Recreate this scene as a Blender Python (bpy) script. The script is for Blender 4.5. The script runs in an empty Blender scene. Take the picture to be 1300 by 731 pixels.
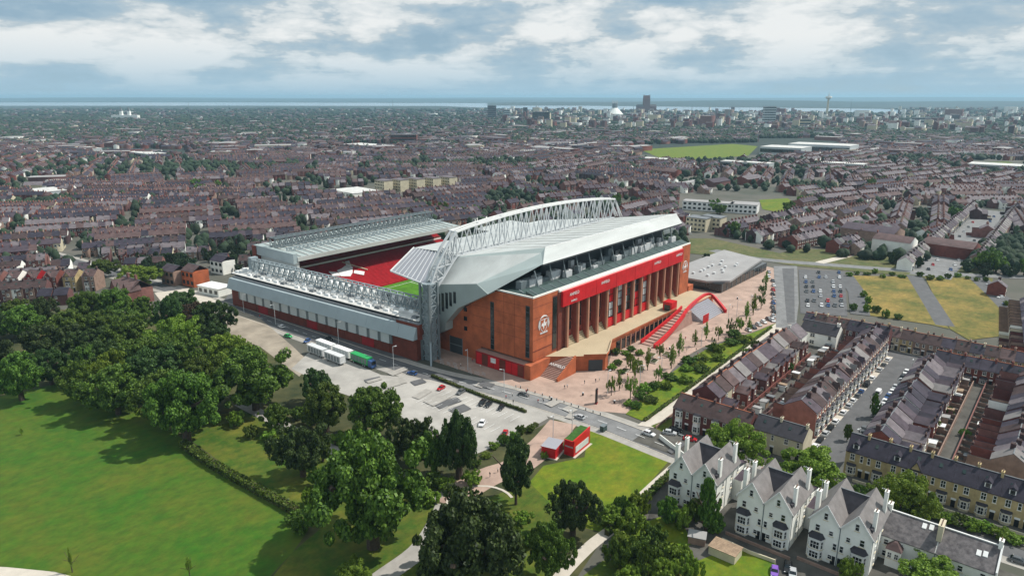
import bpy, bmesh, math, random
import numpy as np
from mathutils import Vector, Matrix
random.seed(7); RNG = np.random.default_rng(7)
SC = bpy.context.scene
COL = SC.collection
R = math.radians

# ------------------------------------------------------------------ camera, world, sun, exposure
# world axes follow the street grid: X runs along the big stand's facade, Y into the ground, origin at its near corner
CAM = np.array([-196.9, -153.7, 105.0]); FPX = 880.0; PITCH = math.atan(243.5 / FPX)
cp, sp = math.cos(PITCH), math.sin(PITCH)
E1 = np.array([.64, .768]); E1 /= np.linalg.norm(E1); E2 = np.array([-E1[1], E1[0]])

cam = bpy.data.cameras.new('camera'); cam.sensor_width = 36; cam.lens = 36 * FPX / 1300
cam.clip_start = 1; cam.clip_end = 90000
co = bpy.data.objects.new('camera', cam); COL.objects.link(co)
co.location = CAM; co.rotation_euler = (math.pi / 2 - PITCH, 0, -math.atan2(E1[1], E1[0]))
SC.camera = co

SUN_EL = R(52); SUN_AZ = np.array([.83, -.56]); SUN_AZ /= np.linalg.norm(SUN_AZ)
sdir = Vector((SUN_AZ[0] * math.cos(SUN_EL), SUN_AZ[1] * math.cos(SUN_EL), math.sin(SUN_EL)))
sl = bpy.data.lights.new('sun', 'SUN'); sl.energy = 5.0; sl.angle = R(.55); sl.color = (1, .955, .88)
so = bpy.data.objects.new('sun', sl); COL.objects.link(so); so.location = (0, 0, 400)
so.rotation_euler = sdir.to_track_quat('Z', 'Y').to_euler()

W = bpy.data.worlds.new('World'); SC.world = W; W.use_nodes = True
nt = W.node_tree; nt.nodes.clear()
def N(t, **k):
    n = nt.nodes.new(t)
    for a, b in k.items(): setattr(n, a, b)
    return n
def L(a, b): nt.links.new(a, b)
def MATH(op, a, b=None, c=None):
    n = N('ShaderNodeMath', operation=op)
    for i, x in enumerate((a, b, c)):
        if x is None: continue
        if isinstance(x, (int, float)): n.inputs[i].default_value = x
        else: L(x, n.inputs[i])
    return n.outputs[0]
def MIXC(f, a, b):
    n = N('ShaderNodeMix', data_type='RGBA')
    for i, x in ((0, f), (6, a), (7, b)):
        if isinstance(x, (int, float, tuple)): n.inputs[i].default_value = x
        else: L(x, n.inputs[i])
    return n.outputs[2]
def RAMP(fac, pts):
    n = N('ShaderNodeValToRGB'); L(fac, n.inputs[0]); e = n.color_ramp.elements
    while len(e) < len(pts): e.new(.5)
    for i, (p, c) in enumerate(pts):
        e[i].position = p; e[i].color = c if isinstance(c, tuple) else (c, c, c, 1)
    return n.outputs[0]
sky = N('ShaderNodeTexSky', sky_type='NISHITA'); sky.sun_disc = False
sky.sun_elevation = SUN_EL; sky.sun_rotation = math.atan2(SUN_AZ[0], SUN_AZ[1]); sky.altitude = 100
sky.air_density = 1.0; sky.dust_density = .6; sky.ozone_density = 2.5
tc = N('ShaderNodeTexCoord'); sep = N('ShaderNodeSeparateXYZ'); L(tc.outputs['Generated'], sep.inputs[0])
zz = MATH('MAXIMUM', sep.outputs[2], 0.0)
zd = MATH('ADD', zz, .045)
cmb = N('ShaderNodeCombineXYZ'); L(MATH('DIVIDE', sep.outputs[0], zd), cmb.inputs[0]); L(MATH('DIVIDE', sep.outputs[1], zd), cmb.inputs[1])
def NOISE(vec, scale, detail=6, rough=.55, w=0., dist=0.):
    n = N('ShaderNodeTexNoise', noise_dimensions='4D'); L(vec, n.inputs['Vector']); n.inputs['W'].default_value = w
    n.inputs['Scale'].default_value = scale; n.inputs['Detail'].default_value = detail; n.inputs['Roughness'].default_value = rough
    n.inputs['Distortion'].default_value = dist
    return n.outputs['Fac']
# sheet of high stratocumulus seen in perspective, plus cumulus heads that keep their height near the horizon
sheet = NOISE(cmb.outputs[0], .35, 8, .6, 3.1, .2)
stretch = N('ShaderNodeVectorMath', operation='MULTIPLY'); L(tc.outputs['Generated'], stretch.inputs[0]); stretch.inputs[1].default_value = (1, 1, 2.9)
heads = NOISE(stretch.outputs[0], 6.8, 10, .54, 5.2, .1)
fine = NOISE(stretch.outputs[0], 17, 7, .55, 9.0)
billow = MATH('ABSOLUTE', MATH('SUBTRACT', MATH('MULTIPLY', fine, 2.0), 1.0))
cover = MATH('ADD', MATH('MULTIPLY', heads, .74), MATH('MULTIPLY', sheet, .26))
cover = MATH('ADD', cover, MATH('MULTIPLY', MATH('SUBTRACT', billow, .16), .16))
cloud_col = RAMP(cover, [(.39, (3.6, 5.3, 6.7, 1)), (.455, (4.7, 6.2, 7.3, 1)), (.49, (5.8, 6.9, 7.6, 1)), (.512, (7.8, 8.5, 8.8, 1)), (.57, (10, 10.3, 10.3, 1))])
# pale grey-blue band of far haze under the clouds
low = MATH('MULTIPLY', MATH('SUBTRACT', 1.0, MATH('MINIMUM', MATH('DIVIDE', zz, .075), 1.0)), 1.0)
cloud_col = MIXC(MATH('POWER', low, 1.3), cloud_col, (4.3, 6.6, 8.2, 1))
amount = RAMP(cover, [(.30, .80), (.45, .97)])
SKYC = MIXC(amount, sky.outputs[0], cloud_col)
bg = N('ShaderNodeBackground'); L(SKYC, bg.inputs[0]); bg.inputs[1].default_value = .092
out = N('ShaderNodeOutputWorld'); L(bg.outputs[0], out.inputs[0])

SC.view_settings.view_transform = 'Standard'; SC.view_settings.look = 'None'
SC.view_settings.exposure = -0.1; SC.view_settings.gamma = 1.0
SC.cycles.max_bounces = 5; SC.cycles.diffuse_bounces = 2; SC.cycles.glossy_bounces = 2
SC.cycles.transmission_bounces = 2; SC.cycles.volume_bounces = 0; SC.cycles.transparent_max_bounces = 6

# ------------------------------------------------------------------ geometry of the photograph's ground plane
def G(u, v, z=0.0):
    """the point at height z that the camera sees at photo pixel (u, v), in the street grid"""
    x = (u - 650) / FPX; y = (v - 365.5) / FPX
    d = np.array([x, cp - y * sp, -(y * cp + sp)])
    t = (z - CAM[2]) / d[2]; q = d[:2] * t
    return (float(CAM[0] + q @ E1), float(CAM[1] + q @ E2))
def PXP(pts): return [G(*p) for p in pts]
def project(P):
    P = np.asarray(P, float); q = P[..., :2] - CAM[:2]
    X = q[..., 0] * E1[0] + q[..., 1] * E2[0]; Y = q[..., 0] * E1[1] + q[..., 1] * E2[1]; Z = P[..., 2] - CAM[2]
    zc = Y * cp - Z * sp; yc = -(Z * cp) - Y * sp
    zc = np.where(zc < 1, 1, zc)
    return 650 + FPX * X / zc, 365.5 + FPX * yc / zc, zc
def inside(px, py, poly):
    poly = np.asarray(poly); n = len(poly); r = np.zeros(np.shape(px), bool); j = n - 1
    for i in range(n):
        xi, yi = poly[i]; xj, yj = poly[j]
        c = ((yi > py) != (yj > py)) & (px < (xj - xi) * (py - yi) / (yj - yi + 1e-12) + xi)
        r ^= c; j = i
    return r

# ------------------------------------------------------------------ materials
MATS = {}
def mat(name, col, rough=.8, var=.18, scale=.5, metal=0., bump=0., col2=None, stretch=None, spec=.4, island=0.):
    if name in MATS: return MATS[name]
    m = bpy.data.materials.new(name); m.use_nodes = True; MATS[name] = m
    t = m.node_tree; b = t.nodes['Principled BSDF']
    b.inputs['Roughness'].default_value = rough; b.inputs['Metallic'].default_value = metal
    b.inputs['Specular IOR Level'].default_value = spec
    tcn = t.nodes.new('ShaderNodeTexCoord'); g = t.nodes.new('ShaderNodeNewGeometry')
    mp = t.nodes.new('ShaderNodeMapping'); t.links.new(g.outputs['Position'], mp.inputs[0])
    if stretch: mp.inputs['Scale'].default_value = stretch
    n = t.nodes.new('ShaderNodeTexNoise'); t.links.new(mp.outputs[0], n.inputs['Vector'])
    n.inputs['Scale'].default_value = scale; n.inputs['Detail'].default_value = 9 if 'grass' in name or name == 'lawn' else 5; n.inputs['Roughness'].default_value = .78 if 'grass' in name or name == 'lawn' else .62
    r = t.nodes.new('ShaderNodeValToRGB'); t.links.new(n.outputs['Fac'], r.inputs[0])
    c2 = col2 or tuple(min(1, c * (1 + var)) for c in col); c1 = col if col2 else tuple(c * (1 - var) for c in col)
    gr_ = 'grass' in name or name == 'lawn'; r.color_ramp.elements[0].position = .39 if gr_ else .34; r.color_ramp.elements[0].color = (*c1, 1)
    r.color_ramp.elements[1].position = .64 if gr_ else .66; r.color_ramp.elements[1].color = (*c2, 1)
    o = r.outputs[0]
    if island:
        hs = t.nodes.new('ShaderNodeHueSaturation'); t.links.new(o, hs.inputs['Color'])
        mr = t.nodes.new('ShaderNodeMapRange'); t.links.new(g.outputs['Random Per Island'], mr.inputs[0])
        mr.inputs[3].default_value = 1 - island; mr.inputs[4].default_value = 1 + island
        t.links.new(mr.outputs[0], hs.inputs['Value']); o = hs.outputs[0]
    if 'grass' in name or name == 'lawn':      # mown streaks, worn spots and tufts on top of the broad patches
        mp2 = t.nodes.new('ShaderNodeMapping'); t.links.new(g.outputs['Position'], mp2.inputs[0]); mp2.inputs['Rotation'].default_value = (0, 0, .9); mp2.inputs['Scale'].default_value = (.6, 1.0, 1)
        n3 = t.nodes.new('ShaderNodeTexNoise'); t.links.new(mp2.outputs[0], n3.inputs['Vector']); n3.inputs['Scale'].default_value = .42; n3.inputs['Detail'].default_value = 8; n3.inputs['Roughness'].default_value = .72
        mr3 = t.nodes.new('ShaderNodeMapRange'); t.links.new(n3.outputs['Fac'], mr3.inputs[0]); mr3.inputs[1].default_value = .3; mr3.inputs[2].default_value = .7; mr3.inputs[3].default_value = .72; mr3.inputs[4].default_value = 1.32
        hs3 = t.nodes.new('ShaderNodeHueSaturation'); t.links.new(o, hs3.inputs['Color']); t.links.new(mr3.outputs[0], hs3.inputs['Value']); o = hs3.outputs[0]
    t.links.new(o, b.inputs['Base Color'])
    if bump:
        bp = t.nodes.new('ShaderNodeBump'); bp.inputs['Strength'].default_value = bump; bp.inputs['Distance'].default_value = .15
        n2 = t.nodes.new('ShaderNodeTexNoise'); t.links.new(mp.outputs[0], n2.inputs['Vector']); n2.inputs['Scale'].default_value = scale * 6; n2.inputs['Detail'].default_value = 4
        t.links.new(n2.outputs['Fac'], bp.inputs['Height']); t.links.new(bp.outputs[0], b.inputs['Normal'])
    return m
def leafmat(name, a, b_, rough=.55, trans=.25):
    m = bpy.data.materials.new(name); m.use_nodes = True; MATS[name] = m
    t = m.node_tree; b = t.nodes['Principled BSDF']; o = t.nodes['Material Output']
    g = t.nodes.new('ShaderNodeNewGeometry'); oi = t.nodes.new('ShaderNodeObjectInfo')
    r = t.nodes.new('ShaderNodeValToRGB'); t.links.new(g.outputs['Random Per Island'], r.inputs[0])
    r.color_ramp.elements[0].color = (*a, 1); r.color_ramp.elements[1].color = (*b_, 1)
    hs = t.nodes.new('ShaderNodeHueSaturation'); t.links.new(r.outputs[0], hs.inputs['Color'])
    for rng, k in (((.475, .515), 'Hue'), ((.72, 1.2), 'Value')):
        mr = t.nodes.new('ShaderNodeMapRange'); t.links.new(oi.outputs['Random'], mr.inputs[0]); mr.inputs[3].default_value, mr.inputs[4].default_value = rng
        t.links.new(mr.outputs[0], hs.inputs[k])
    t.links.new(hs.outputs[0], b.inputs['Base Color']); b.inputs['Roughness'].default_value = rough; b.inputs['Specular IOR Level'].default_value = .25
    tr = t.nodes.new('ShaderNodeBsdfTranslucent'); t.links.new(hs.outputs[0], tr.inputs[0])
    mx = t.nodes.new('ShaderNodeMixShader'); mx.inputs[0].default_value = trans
    t.links.new(b.outputs[0], mx.inputs[1]); t.links.new(tr.outputs[0], mx.inputs[2]); t.links.new(mx.outputs[0], o.inputs[0])
    return m

M = {}
def D(k, *a, **kw): M[k] = mat(k, *a, **kw)
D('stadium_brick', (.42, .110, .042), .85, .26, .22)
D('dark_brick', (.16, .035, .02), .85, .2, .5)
D('red_panel', (.56, .008, .014), .42, .14, .25)
D('red_wall', (.30, .008, .012), .55, .15, .3)
D('red_seat', (.34, .006, .012), .6, .2, .4)
D('white_paint', (.78, .78, .76), .6, .06, .5)
D('roof_white', (.47, .49, .475), .5, .13, .12, stretch=(.25, 1, 1))
D('roof_pale', (.58, .57, .54), .6, .18, .25); D('turf_green', (.035, .10, .012), .95, .3, .8)
D('roof_mint', (.33, .385, .375), .5, .07, .08)
D('cladding_grey', (.34, .40, .42), .5, .06, .12)
D('panel_grey', (.52, .56, .56), .5, .05, .3)
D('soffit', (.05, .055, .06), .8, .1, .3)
D('steel', (.55, .57, .58), .45, .08, .4, spec=.5)
D('steel_dark', (.16, .19, .20), .5, .1, .4)
D('steel_blue', (.27, .32, .34), .5, .1, .3)
D('canopy_sheet', (.33, .33, .36), .35, .05, .15)
D('glass_dark', (.012, .016, .018), .12, .3, .4, spec=.6)
D('glass_green', (.02, .04, .035), .1, .3, .3, spec=.6)
D('deck_green', (.045, .075, .07), .5, .2, .2)
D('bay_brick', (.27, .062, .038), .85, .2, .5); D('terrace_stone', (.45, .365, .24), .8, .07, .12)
D('step_stone', (.36, .22, .18), .8, .1, .4)
D('pier_stone', (.40, .19, .12), .8, .08, .3)
D('machine', (.62, .63, .63), .5, .12, .6)
D('asphalt', (.105, .105, .108), .9, .16, .25)
D('asphalt_worn', (.19, .19, .19), .9, .2, .2)
D('car_park', (.37, .35, .32), .9, .22, .07)
D('paving_pink', (.39, .275, .22), .85, .2, .14)
D('paving_pale', (.52, .47, .40), .85, .08, .3)
D('pavement', (.34, .32, .29), .9, .12, .4)
D('sandy', (.30, .255, .20), .95, .22, .12)
D('lawn', (.026, .100, .001), .95, .3, .04, col2=(.086, .106, .006), bump=.5)
D('grass', (.030, .082, .002), .95, .3, .09, col2=(.12, .12, .012), bump=.5)
D('grass_bright', (.070, .140, .001), .95, .25, .10, col2=(.155, .165, .006), bump=.5)
D('grass_dry', (.085, .095, .016), .95, .3, .045, col2=(.27, .185, .045), bump=.5)
D('grass_dull', (.06, .085, .02), .95, .3, .05, col2=(.14, .12, .05), bump=.4)
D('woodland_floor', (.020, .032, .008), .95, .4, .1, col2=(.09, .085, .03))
D('pitch_grass', (.06, .18, .004), .9, .15, .1)
D('yard', (.085, .08, .07), .95, .35, .16)
D('city_ground', (.058, .066, .046), .95, .3, .012, col2=(.14, .125, .11))
D('far_ground', (.014, .030, .022), .95, .3, .0012, col2=(.034, .042, .034))
D('bark', (.07, .05, .035), .9, .3, 1.5)
D('paint_black', (.012, .013, .015), .35, .2, .5)
D('rubber', (.015, .015, .016), .9, .2, 2)
D('render_white', (.86, .86, .80), .8, .07, .25)
D('render_cream', (.56, .50, .36), .85, .12, .3)
D('yellow_brick', (.42, .325, .165), .85, .2, .5)
D('stone_trim', (.66, .58, .42), .8, .08, .5)
for i, c in enumerate([(.175, .052, .040), (.115, .036, .033), (.215, .095, .080), (.13, .058, .054), (.27, .18, .14), (.070, .038, .040), (.30, .115, .085)]): D('brick_%d' % i, c, .88, .2, .5)
for i, c in enumerate([(.050, .042, .058), (.072, .055, .068), (.066, .043, .042), (.150, .128, .138), (.035, .031, .044), (.105, .068, .066)]):
    D('slate_%d' % i, c, .72, .26, .35, stretch=(1, 1, 2.5), spec=.18)
D('slate_patchy', (.075, .068, .072), .75, .3, .9, col2=(.175, .16, .16), spec=.2); D('slate_lilac', (.205, .19, .185), .7, .16, .5, spec=.2)
D('slate_dark', (.045, .042, .05), .7, .2, .6, spec=.2)
D('terracotta', (.36, .12, .06), .8, .15, 2)
D('lead', (.16, .17, .18), .5, .15, .8)
D('timber', (.30, .21, .14), .8, .25, 1.0)
D('flat_roof', (.31, .30, .295), .8, .1, .1)
M['leaf_dark'] = leafmat('leaf_dark', (.010, .030, .006), (.080, .140, .030), trans=.15)
M['leaf_mid'] = leafmat('leaf_mid', (.018, .052, .005), (.140, .235, .028), trans=.18)
M['leaf_light'] = leafmat('leaf_light', (.060, .135, .008), (.25, .38, .045), trans=.3)
M['leaf_brown'] = leafmat('leaf_brown', (.045, .030, .014), (.11, .075, .040))
M['leaf_far'] = leafmat('leaf_far', (.020, .040, .016), (.045, .075, .026), trans=.1)
CARC = {}
for k, c in dict(white=(.75, .75, .75), silver=(.45, .46, .47), black=(.012, .012, .014), grey=(.10, .105, .11), blue=(.03, .08, .22), red=(.42, .01, .015), green=(.02, .35, .09), purple=(.22, .10, .45)).items():
    CARC[k] = mat('car_paint_' + k, c, .25, .03, 1, spec=.6)

# ------------------------------------------------------------------ mesh builder
class MB:
    def __init__(s): s.v = []; s.f = []; s.m = []; s.mats = []
    def mi(s, m):
        m = M[m] if isinstance(m, str) else m
        if m not in s.mats: s.mats.append(m)
        return s.mats.index(m)
    def poly(s, pts, m):
        i = len(s.v); s.v += [tuple(map(float, p)) for p in pts]; s.f.append(tuple(range(i, i + len(pts)))); s.m.append(s.mi(m)); return s
    def box(s, x0, x1, y0, y1, z0, z1, m, top=None):
        i = len(s.v); s.v += [(x0, y0, z0), (x1, y0, z0), (x1, y1, z0), (x0, y1, z0), (x0, y0, z1), (x1, y0, z1), (x1, y1, z1), (x0, y1, z1)]
        k = s.mi(m); kt = s.mi(top) if top else k
        for q in ((0, 3, 2, 1), (0, 1, 5, 4), (1, 2, 6, 5), (2, 3, 7, 6), (3, 0, 4, 7)): s.f.append(tuple(i + a for a in q)); s.m.append(k)
        s.f.append((i + 4, i + 5, i + 6, i + 7)); s.m.append(kt); return s
    def hexa(s, b, t, m, mt=None):
        """solid between bottom loop b and top loop t (same length)"""
        n = len(b); i = len(s.v); s.v += [tuple(map(float, p)) for p in b] + [tuple(map(float, p)) for p in t]; k = s.mi(m)
        s.f.append(tuple(i + n - 1 - a for a in range(n))); s.m.append(k)
        s.f.append(tuple(i + n + a for a in range(n))); s.m.append(s.mi(mt) if mt else k)
        for a in range(n):
            c = (a + 1) % n; s.f.append((i + a, i + c, i + n + c, i + n + a)); s.m.append(k)
        return s
    def prism(s, xy, z0, z1, m, mt=None): return s.hexa([(x, y, z0) for x, y in xy], [(x, y, z1) for x, y in xy], m, mt)
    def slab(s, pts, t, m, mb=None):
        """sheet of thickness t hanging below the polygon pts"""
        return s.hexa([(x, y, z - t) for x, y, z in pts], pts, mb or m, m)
    def bar(s, p, q, w, m, h=None):
        p = Vector(p); q = Vector(q); d = (q - p).normalized(); h = h or w
        up = Vector((0, 0, 1)) if abs(d.z) < .95 else Vector((1, 0, 0))
        a = d.cross(up).normalized() * w / 2; b = a.normalized().cross(d).normalized() * h / 2
        return s.hexa([p - a - b, p + a - b, p + a + b, p - a + b], [q - a - b, q + a - b, q + a + b, q - a + b], m)
    def cyl(s, x, y, z0, z1, r, m, n=8, r1=None):
        r1 = r if r1 is None else r1
        return s.hexa([(x + r * math.cos(6.2832 * k / n), y + r * math.sin(6.2832 * k / n), z0) for k in range(n)],
                      [(x + r1 * math.cos(6.2832 * k / n), y + r1 * math.sin(6.2832 * k / n), z1) for k in range(n)], m)
    def mesh(s, name):
        me = bpy.data.meshes.new(name); me.from_pydata(s.v, [], s.f)
        for m in s.mats: me.materials.append(m)
        me.polygons.foreach_set('material_index', s.m); me.update(); return me
    def obj(s, name, parent=None, loc=None, rz=None, kind=None, label=None):
        return put(s.mesh(name), name, parent, loc, rz, kind, label)
KIDS = {}
def put(me, name, parent=None, loc=None, rz=None, kind=None, label=None):
    o = bpy.data.objects.new(name, me); COL.objects.link(o)
    if parent: o.parent = parent; KIDS.setdefault(parent.as_pointer(), []).append(o)
    if loc is not None: o.location = loc
    if rz: o.rotation_euler = (0, 0, rz)
    if kind: o['kind'] = kind
    if label: o['label'] = label
    return o
def tag(o, label, cat, group=None):
    o['label'] = label; o['category'] = cat
    if group: o['group'] = group
    return o
def thing(name, label, cat, loc=(0, 0, 0), rz=0, group=None):
    o = bpy.data.objects.new(name, None); COL.objects.link(o); o.location = loc; o.rotation_euler = (0, 0, rz)
    return tag(o, label, cat, group)
def copy_tree(o, parent=None):
    c = o.copy(); COL.objects.link(c)
    if parent: c.parent = parent; KIDS.setdefault(parent.as_pointer(), []).append(c)
    for ch in KIDS.get(o.as_pointer(), []): copy_tree(ch, c)
    return c
def recolour(o, table):
    """own materials for one copy: table maps material name -> material"""
    for s in o.material_slots:
        if s.material and s.material.name in table:
            new = table[s.material.name]; s.link = 'OBJECT'; s.material = new
    for c in KIDS.get(o.as_pointer(), []): recolour(c, table)
ORD = 'first second third fourth fifth sixth seventh eighth ninth tenth eleventh twelfth thirteenth fourteenth fifteenth sixteenth seventeenth eighteenth nineteenth twentieth'.split() + ['%dth' % k for k in range(21, 60)]
# ------------------------------------------------------------------ the setting: ground, water, hills, roads, lawns
LAYER = [0]
def sheet(name, xy, m, z=None):
    LAYER[0] += 1
    z = LAYER[0] * .006 if z is None else z
    mb = MB(); mb.poly([(x, y, z) for x, y in xy], m); return mb.obj(name, kind='structure')
def ribbon(name, line, w, m):
    l, r = [], []
    for i, p in enumerate(line):
        a = line[max(i - 1, 0)]; b = line[min(i + 1, len(line) - 1)]
        d = Vector((b[0] - a[0], b[1] - a[1])).normalized(); n = (-d.y * w / 2, d.x * w / 2)
        l.append((p[0] + n[0], p[1] + n[1])); r.append((p[0] - n[0], p[1] - n[1]))
    return sheet(name, l + r[::-1], m)
def smooth_line(pts, k=5):
    o = []
    for i in range(len(pts) - 1):
        p0 = np.array(pts[max(i - 1, 0)]); p1 = np.array(pts[i]); p2 = np.array(pts[i + 1]); p3 = np.array(pts[min(i + 2, len(pts) - 1)])
        for t in np.arange(k) / k:
            o.append(tuple(.5 * (2 * p1 + (p2 - p0) * t + (2 * p0 - 5 * p1 + 4 * p2 - p3) * t * t + (3 * p1 - p0 - 3 * p2 + p3) * t ** 3)))
    return o + [tuple(pts[-1])]

mb = MB(); mb.poly([(-2500, -14000, 0), (34000, -14000, 0), (34000, 34000, 0), (-14000, 34000, 0), (-14000, 2500, 0), (-2500, -2500, 0)], 'far_ground'); mb.obj('ground', kind='structure')
sheet('city_ground', PXP([(-420, 330), (-420, 214), (300, 200), (900, 196), (1500, 205), (1700, 300), (1900, 731), (700, 900), (300, 420)]), 'city_ground')
# the river beyond the city and the far shore
mat('river_water', (.30, .36, .40), .12, .05, .002, spec=.8); M['river_water'] = MATS['river_water']
sheet('river', PXP([(-300, 134.6), (300, 134.4), (560, 134.8), (680, 139.5), (800, 142.0), (1000, 143), (1140, 144.5), (1180, 142), (1120, 138.5), (900, 136.2), (700, 134), (640, 131.3), (300, 130.3), (-300, 130.5)]), 'river_water')
def hill(cx0, dist0, cx1, dist1, h, wid, seed):
    """a long low rounded ridge from pixel column cx0 at distance dist0 to cx1 at dist1"""
    r = np.random.default_rng(seed); n = 40; mb = MB(); V = []
    for i in range(n + 1):
        t = i / n; u = cx0 + (cx1 - cx0) * t; d = dist0 + (dist1 - dist0) * t
        x = (u - 650) / FPX; q = np.array([x, 1.0]) * d
        c = np.array([CAM[0] + q @ E1, CAM[1] + q @ E2]); f = np.array([q @ E1, q @ E2]); f /= np.linalg.norm(f)
        hh = h * (.35 + .65 * math.sin(math.pi * min(1, max(0, t))) ** .6) * (.72 + .28 * math.sin(t * 17 + seed) * math.sin(t * 6.1 + seed * 2)) 
        V.append([(c + f * wid * k, hh * s) for k, s in ((-1, -.02), (-.6, .4), (-.25, .85), (0, 1), (.35, .8), (1, -.02))])
    for i in range(n):
        for k in range(5):
            a, b = V[i][k], V[i + 1][k]; c, d = V[i + 1][k + 1], V[i][k + 1]
            mb.poly([(*a[0], a[1]), (*b[0], b[1]), (*c[0], c[1]), (*d[0], d[1])], 'far_ground')
    mb.obj('hill', kind='structure')
hill(620, 9500, 1700, 9000, 58, 1500, 3)
hill(-500, 17500, 700, 16500, 66, 2500, 5)
hill(-200, 21000, 1700, 20500, 82, 2500, 8)

# park side
PARK = PXP([(-420, 520), (-420, 420), (60, 392), (200, 398), (262, 388), (330, 436), (395, 478), (500, 524), (596, 575), (646, 560), (705, 532), (735, 540), (860, 582), (768, 680), (714, 760), (600, 1000), (-700, 1000), (-700, 700)])
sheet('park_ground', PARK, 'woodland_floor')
sheet('lawn', PXP([(-420, 530), (0, 503), (76, 486), (152, 499), (236, 560), (300, 603), (372, 648), (392, 672), (372, 700), (330, 745), (320, 900), (-600, 900)]), 'lawn')
sheet('rough_grass', PXP([(238, 556), (262, 528), (318, 520), (392, 560), (470, 596), (560, 640), (520, 690), (392, 668), (374, 645), (300, 600)]), 'grass')
sheet('grass_verge', PXP([(372, 700), (410, 668), (530, 672), (600, 640), (700, 600), (740, 640), (705, 690), (690, 760), (560, 900), (330, 900), (335, 745)]), 'grass')
sheet('meadow', PXP([(672, 612), (690, 591), (742, 580), (748, 546), (852, 582), (768, 676), (735, 668), (700, 640)]), 'grass_bright')
# main road past the short end of the ground, curving off behind the white villas
ROAD = smooth_line([(-46, 420), (-36, 300), (-29, 200), (-27, 120), (-26, 60), (-24, 30), (-18, 0), (-15.5, -40), (-17.5, -75), (-15, -100), (-11, -125), (-9, -160), (-9, -230)])
ribbon('pavement', ROAD, 15, 'pavement')
sheet('stand_pavement', [(-15.5, 200), (-24, 190), (-22, 60), (-15, 46), (10, 46), (10, 210)], 'asphalt')
sheet('plaza', [(-13, 52), (-12, 10), (-9, -36), (-4, -45), (30, -40), (57, -35.5), (73, -36), (107, -45), (130, -49), (234, -19), (242, 12), (200, 34), (140, 70), (10, 60)], 'paving_pink')
ribbon('road', ROAD, 8.6, 'asphalt')
sheet('worn_road', [(p[0] + d, p[1]) for p, d in ([(q, -3.9) for q in ROAD if -62 < q[1] < 24] + [(q, 3.9) for q in ROAD if -62 < q[1] < 24][::-1])], 'asphalt_worn')
sheet('sandy_yard', PXP([(255, 392), (292, 389), (330, 404), (372, 440), (395, 462), (380, 478), (330, 440), (292, 428), (262, 408)]), 'sandy')
sheet('forecourt', PXP([(196, 372), (240, 366), (300, 392), (262, 400), (215, 396)]), 'paving_pale')
sheet('car_park', PXP([(370, 468), (400, 440), (484, 476), (546, 482), (610, 500), (688, 521), (696, 531), (640, 562), (600, 578), (560, 560), (495, 520), (430, 498)]), 'car_park')
# footpaths in the park
ribbon('red_path', smooth_line(PXP([(715, 536), (690, 565), (655, 592), (622, 604), (590, 622), (566, 640)])), 9.5, 'paving_pink')
ribbon('park_path', smooth_line(PXP([(566, 640), (555, 665), (530, 700), (470, 745), (420, 800)])), 5.5, 'pavement')
ribbon('side_path', smooth_line(PXP([(560, 632), (500, 600), (440, 578), (390, 556), (340, 530), (305, 512)])), 4.5, 'pavement')
ribbon('lawn_path', PXP([(-300, 716), (0, 727), (60, 733), (160, 760)]), 4.0, 'paving_pale')
ribbon('lane', smooth_line(PXP([(862, 588), (820, 626), (786, 664), (748, 694), (705, 740), (670, 800)])), 3.2, 'paving_pale')
ring = [(G(610, 640)[0] + 9 * math.cos(k * .26), G(610, 640)[1] + 9 * math.sin(k * .26)) for k in range(-2, 12)]
ribbon('curved_path', ring, .8, 'paving_pale')
# villa plots and the streets between the terraces
sheet('villa_ground', [(-64, -84), (-42, -76), (-20, -77), (-20, -170), (-90, -170), (-66, -120)], 'yard')
sheet('villa_garden', PXP([(805, 668), (838, 656), (868, 668), (880, 690), (850, 702), (800, 690)]), 'grass_bright')
sheet('villa_garden', PXP([(876, 716), (930, 694), (985, 716), (975, 760), (860, 760)]), 'grass_bright')
sheet('villa_garden', PXP([(726, 742), (765, 712), (830, 706), (870, 730), (850, 790), (700, 790)]), 'grass')
sheet('terrace_yards', [(-20, -56), (130, -56), (130, -160), (-8, -160), (-8, -80), (-20, -80)], 'yard')
sheet('pavement', [(0, -99.6), (122, -99.6), (122, -113.6), (0, -113.6)], 'paving_pale')
sheet('side_street', [(-6, -102.4), (120, -102.4), (120, -111.2), (-6, -111.2)], 'asphalt')
sheet('front_garden', [(-1, -112), (-1, -200), (-7, -200), (-8, -112)], 'yard')
sheet('cross_street', [(113, -99), (121, -99), (121, -190), (113, -190)], 'asphalt')
sheet('boulevard_bed', [(-5, -44.5), (25, -40.5), (56, -38.2), (76, -38.6), (108, -46), (128, -49), (60, -50.6), (-6, -52)], 'grass_bright')
sheet('boulevard_path', [(-10, -51.8), (60, -50.4), (129, -48.8), (131, -54.5), (60, -55.6), (-8, -57)], 'paving_pale')
sheet('corner_lawn', PXP([(826, 541), (846, 533), (862, 530), (862, 544), (840, 548)]), 'grass')
AV = PXP([(985, 416), (1010, 418), (1014, 385), (1012, 338), (982, 338), (985, 380)])
sheet('avenue', AV, 'asphalt_worn')
sheet('avenue_lane', PXP([(999, 410), (1009, 410), (1008, 341), (993, 341)]), 'asphalt')
sheet('far_car_park', PXP([(1016, 398), (1076, 402), (1072, 345), (1014, 342)]), 'asphalt')
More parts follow.
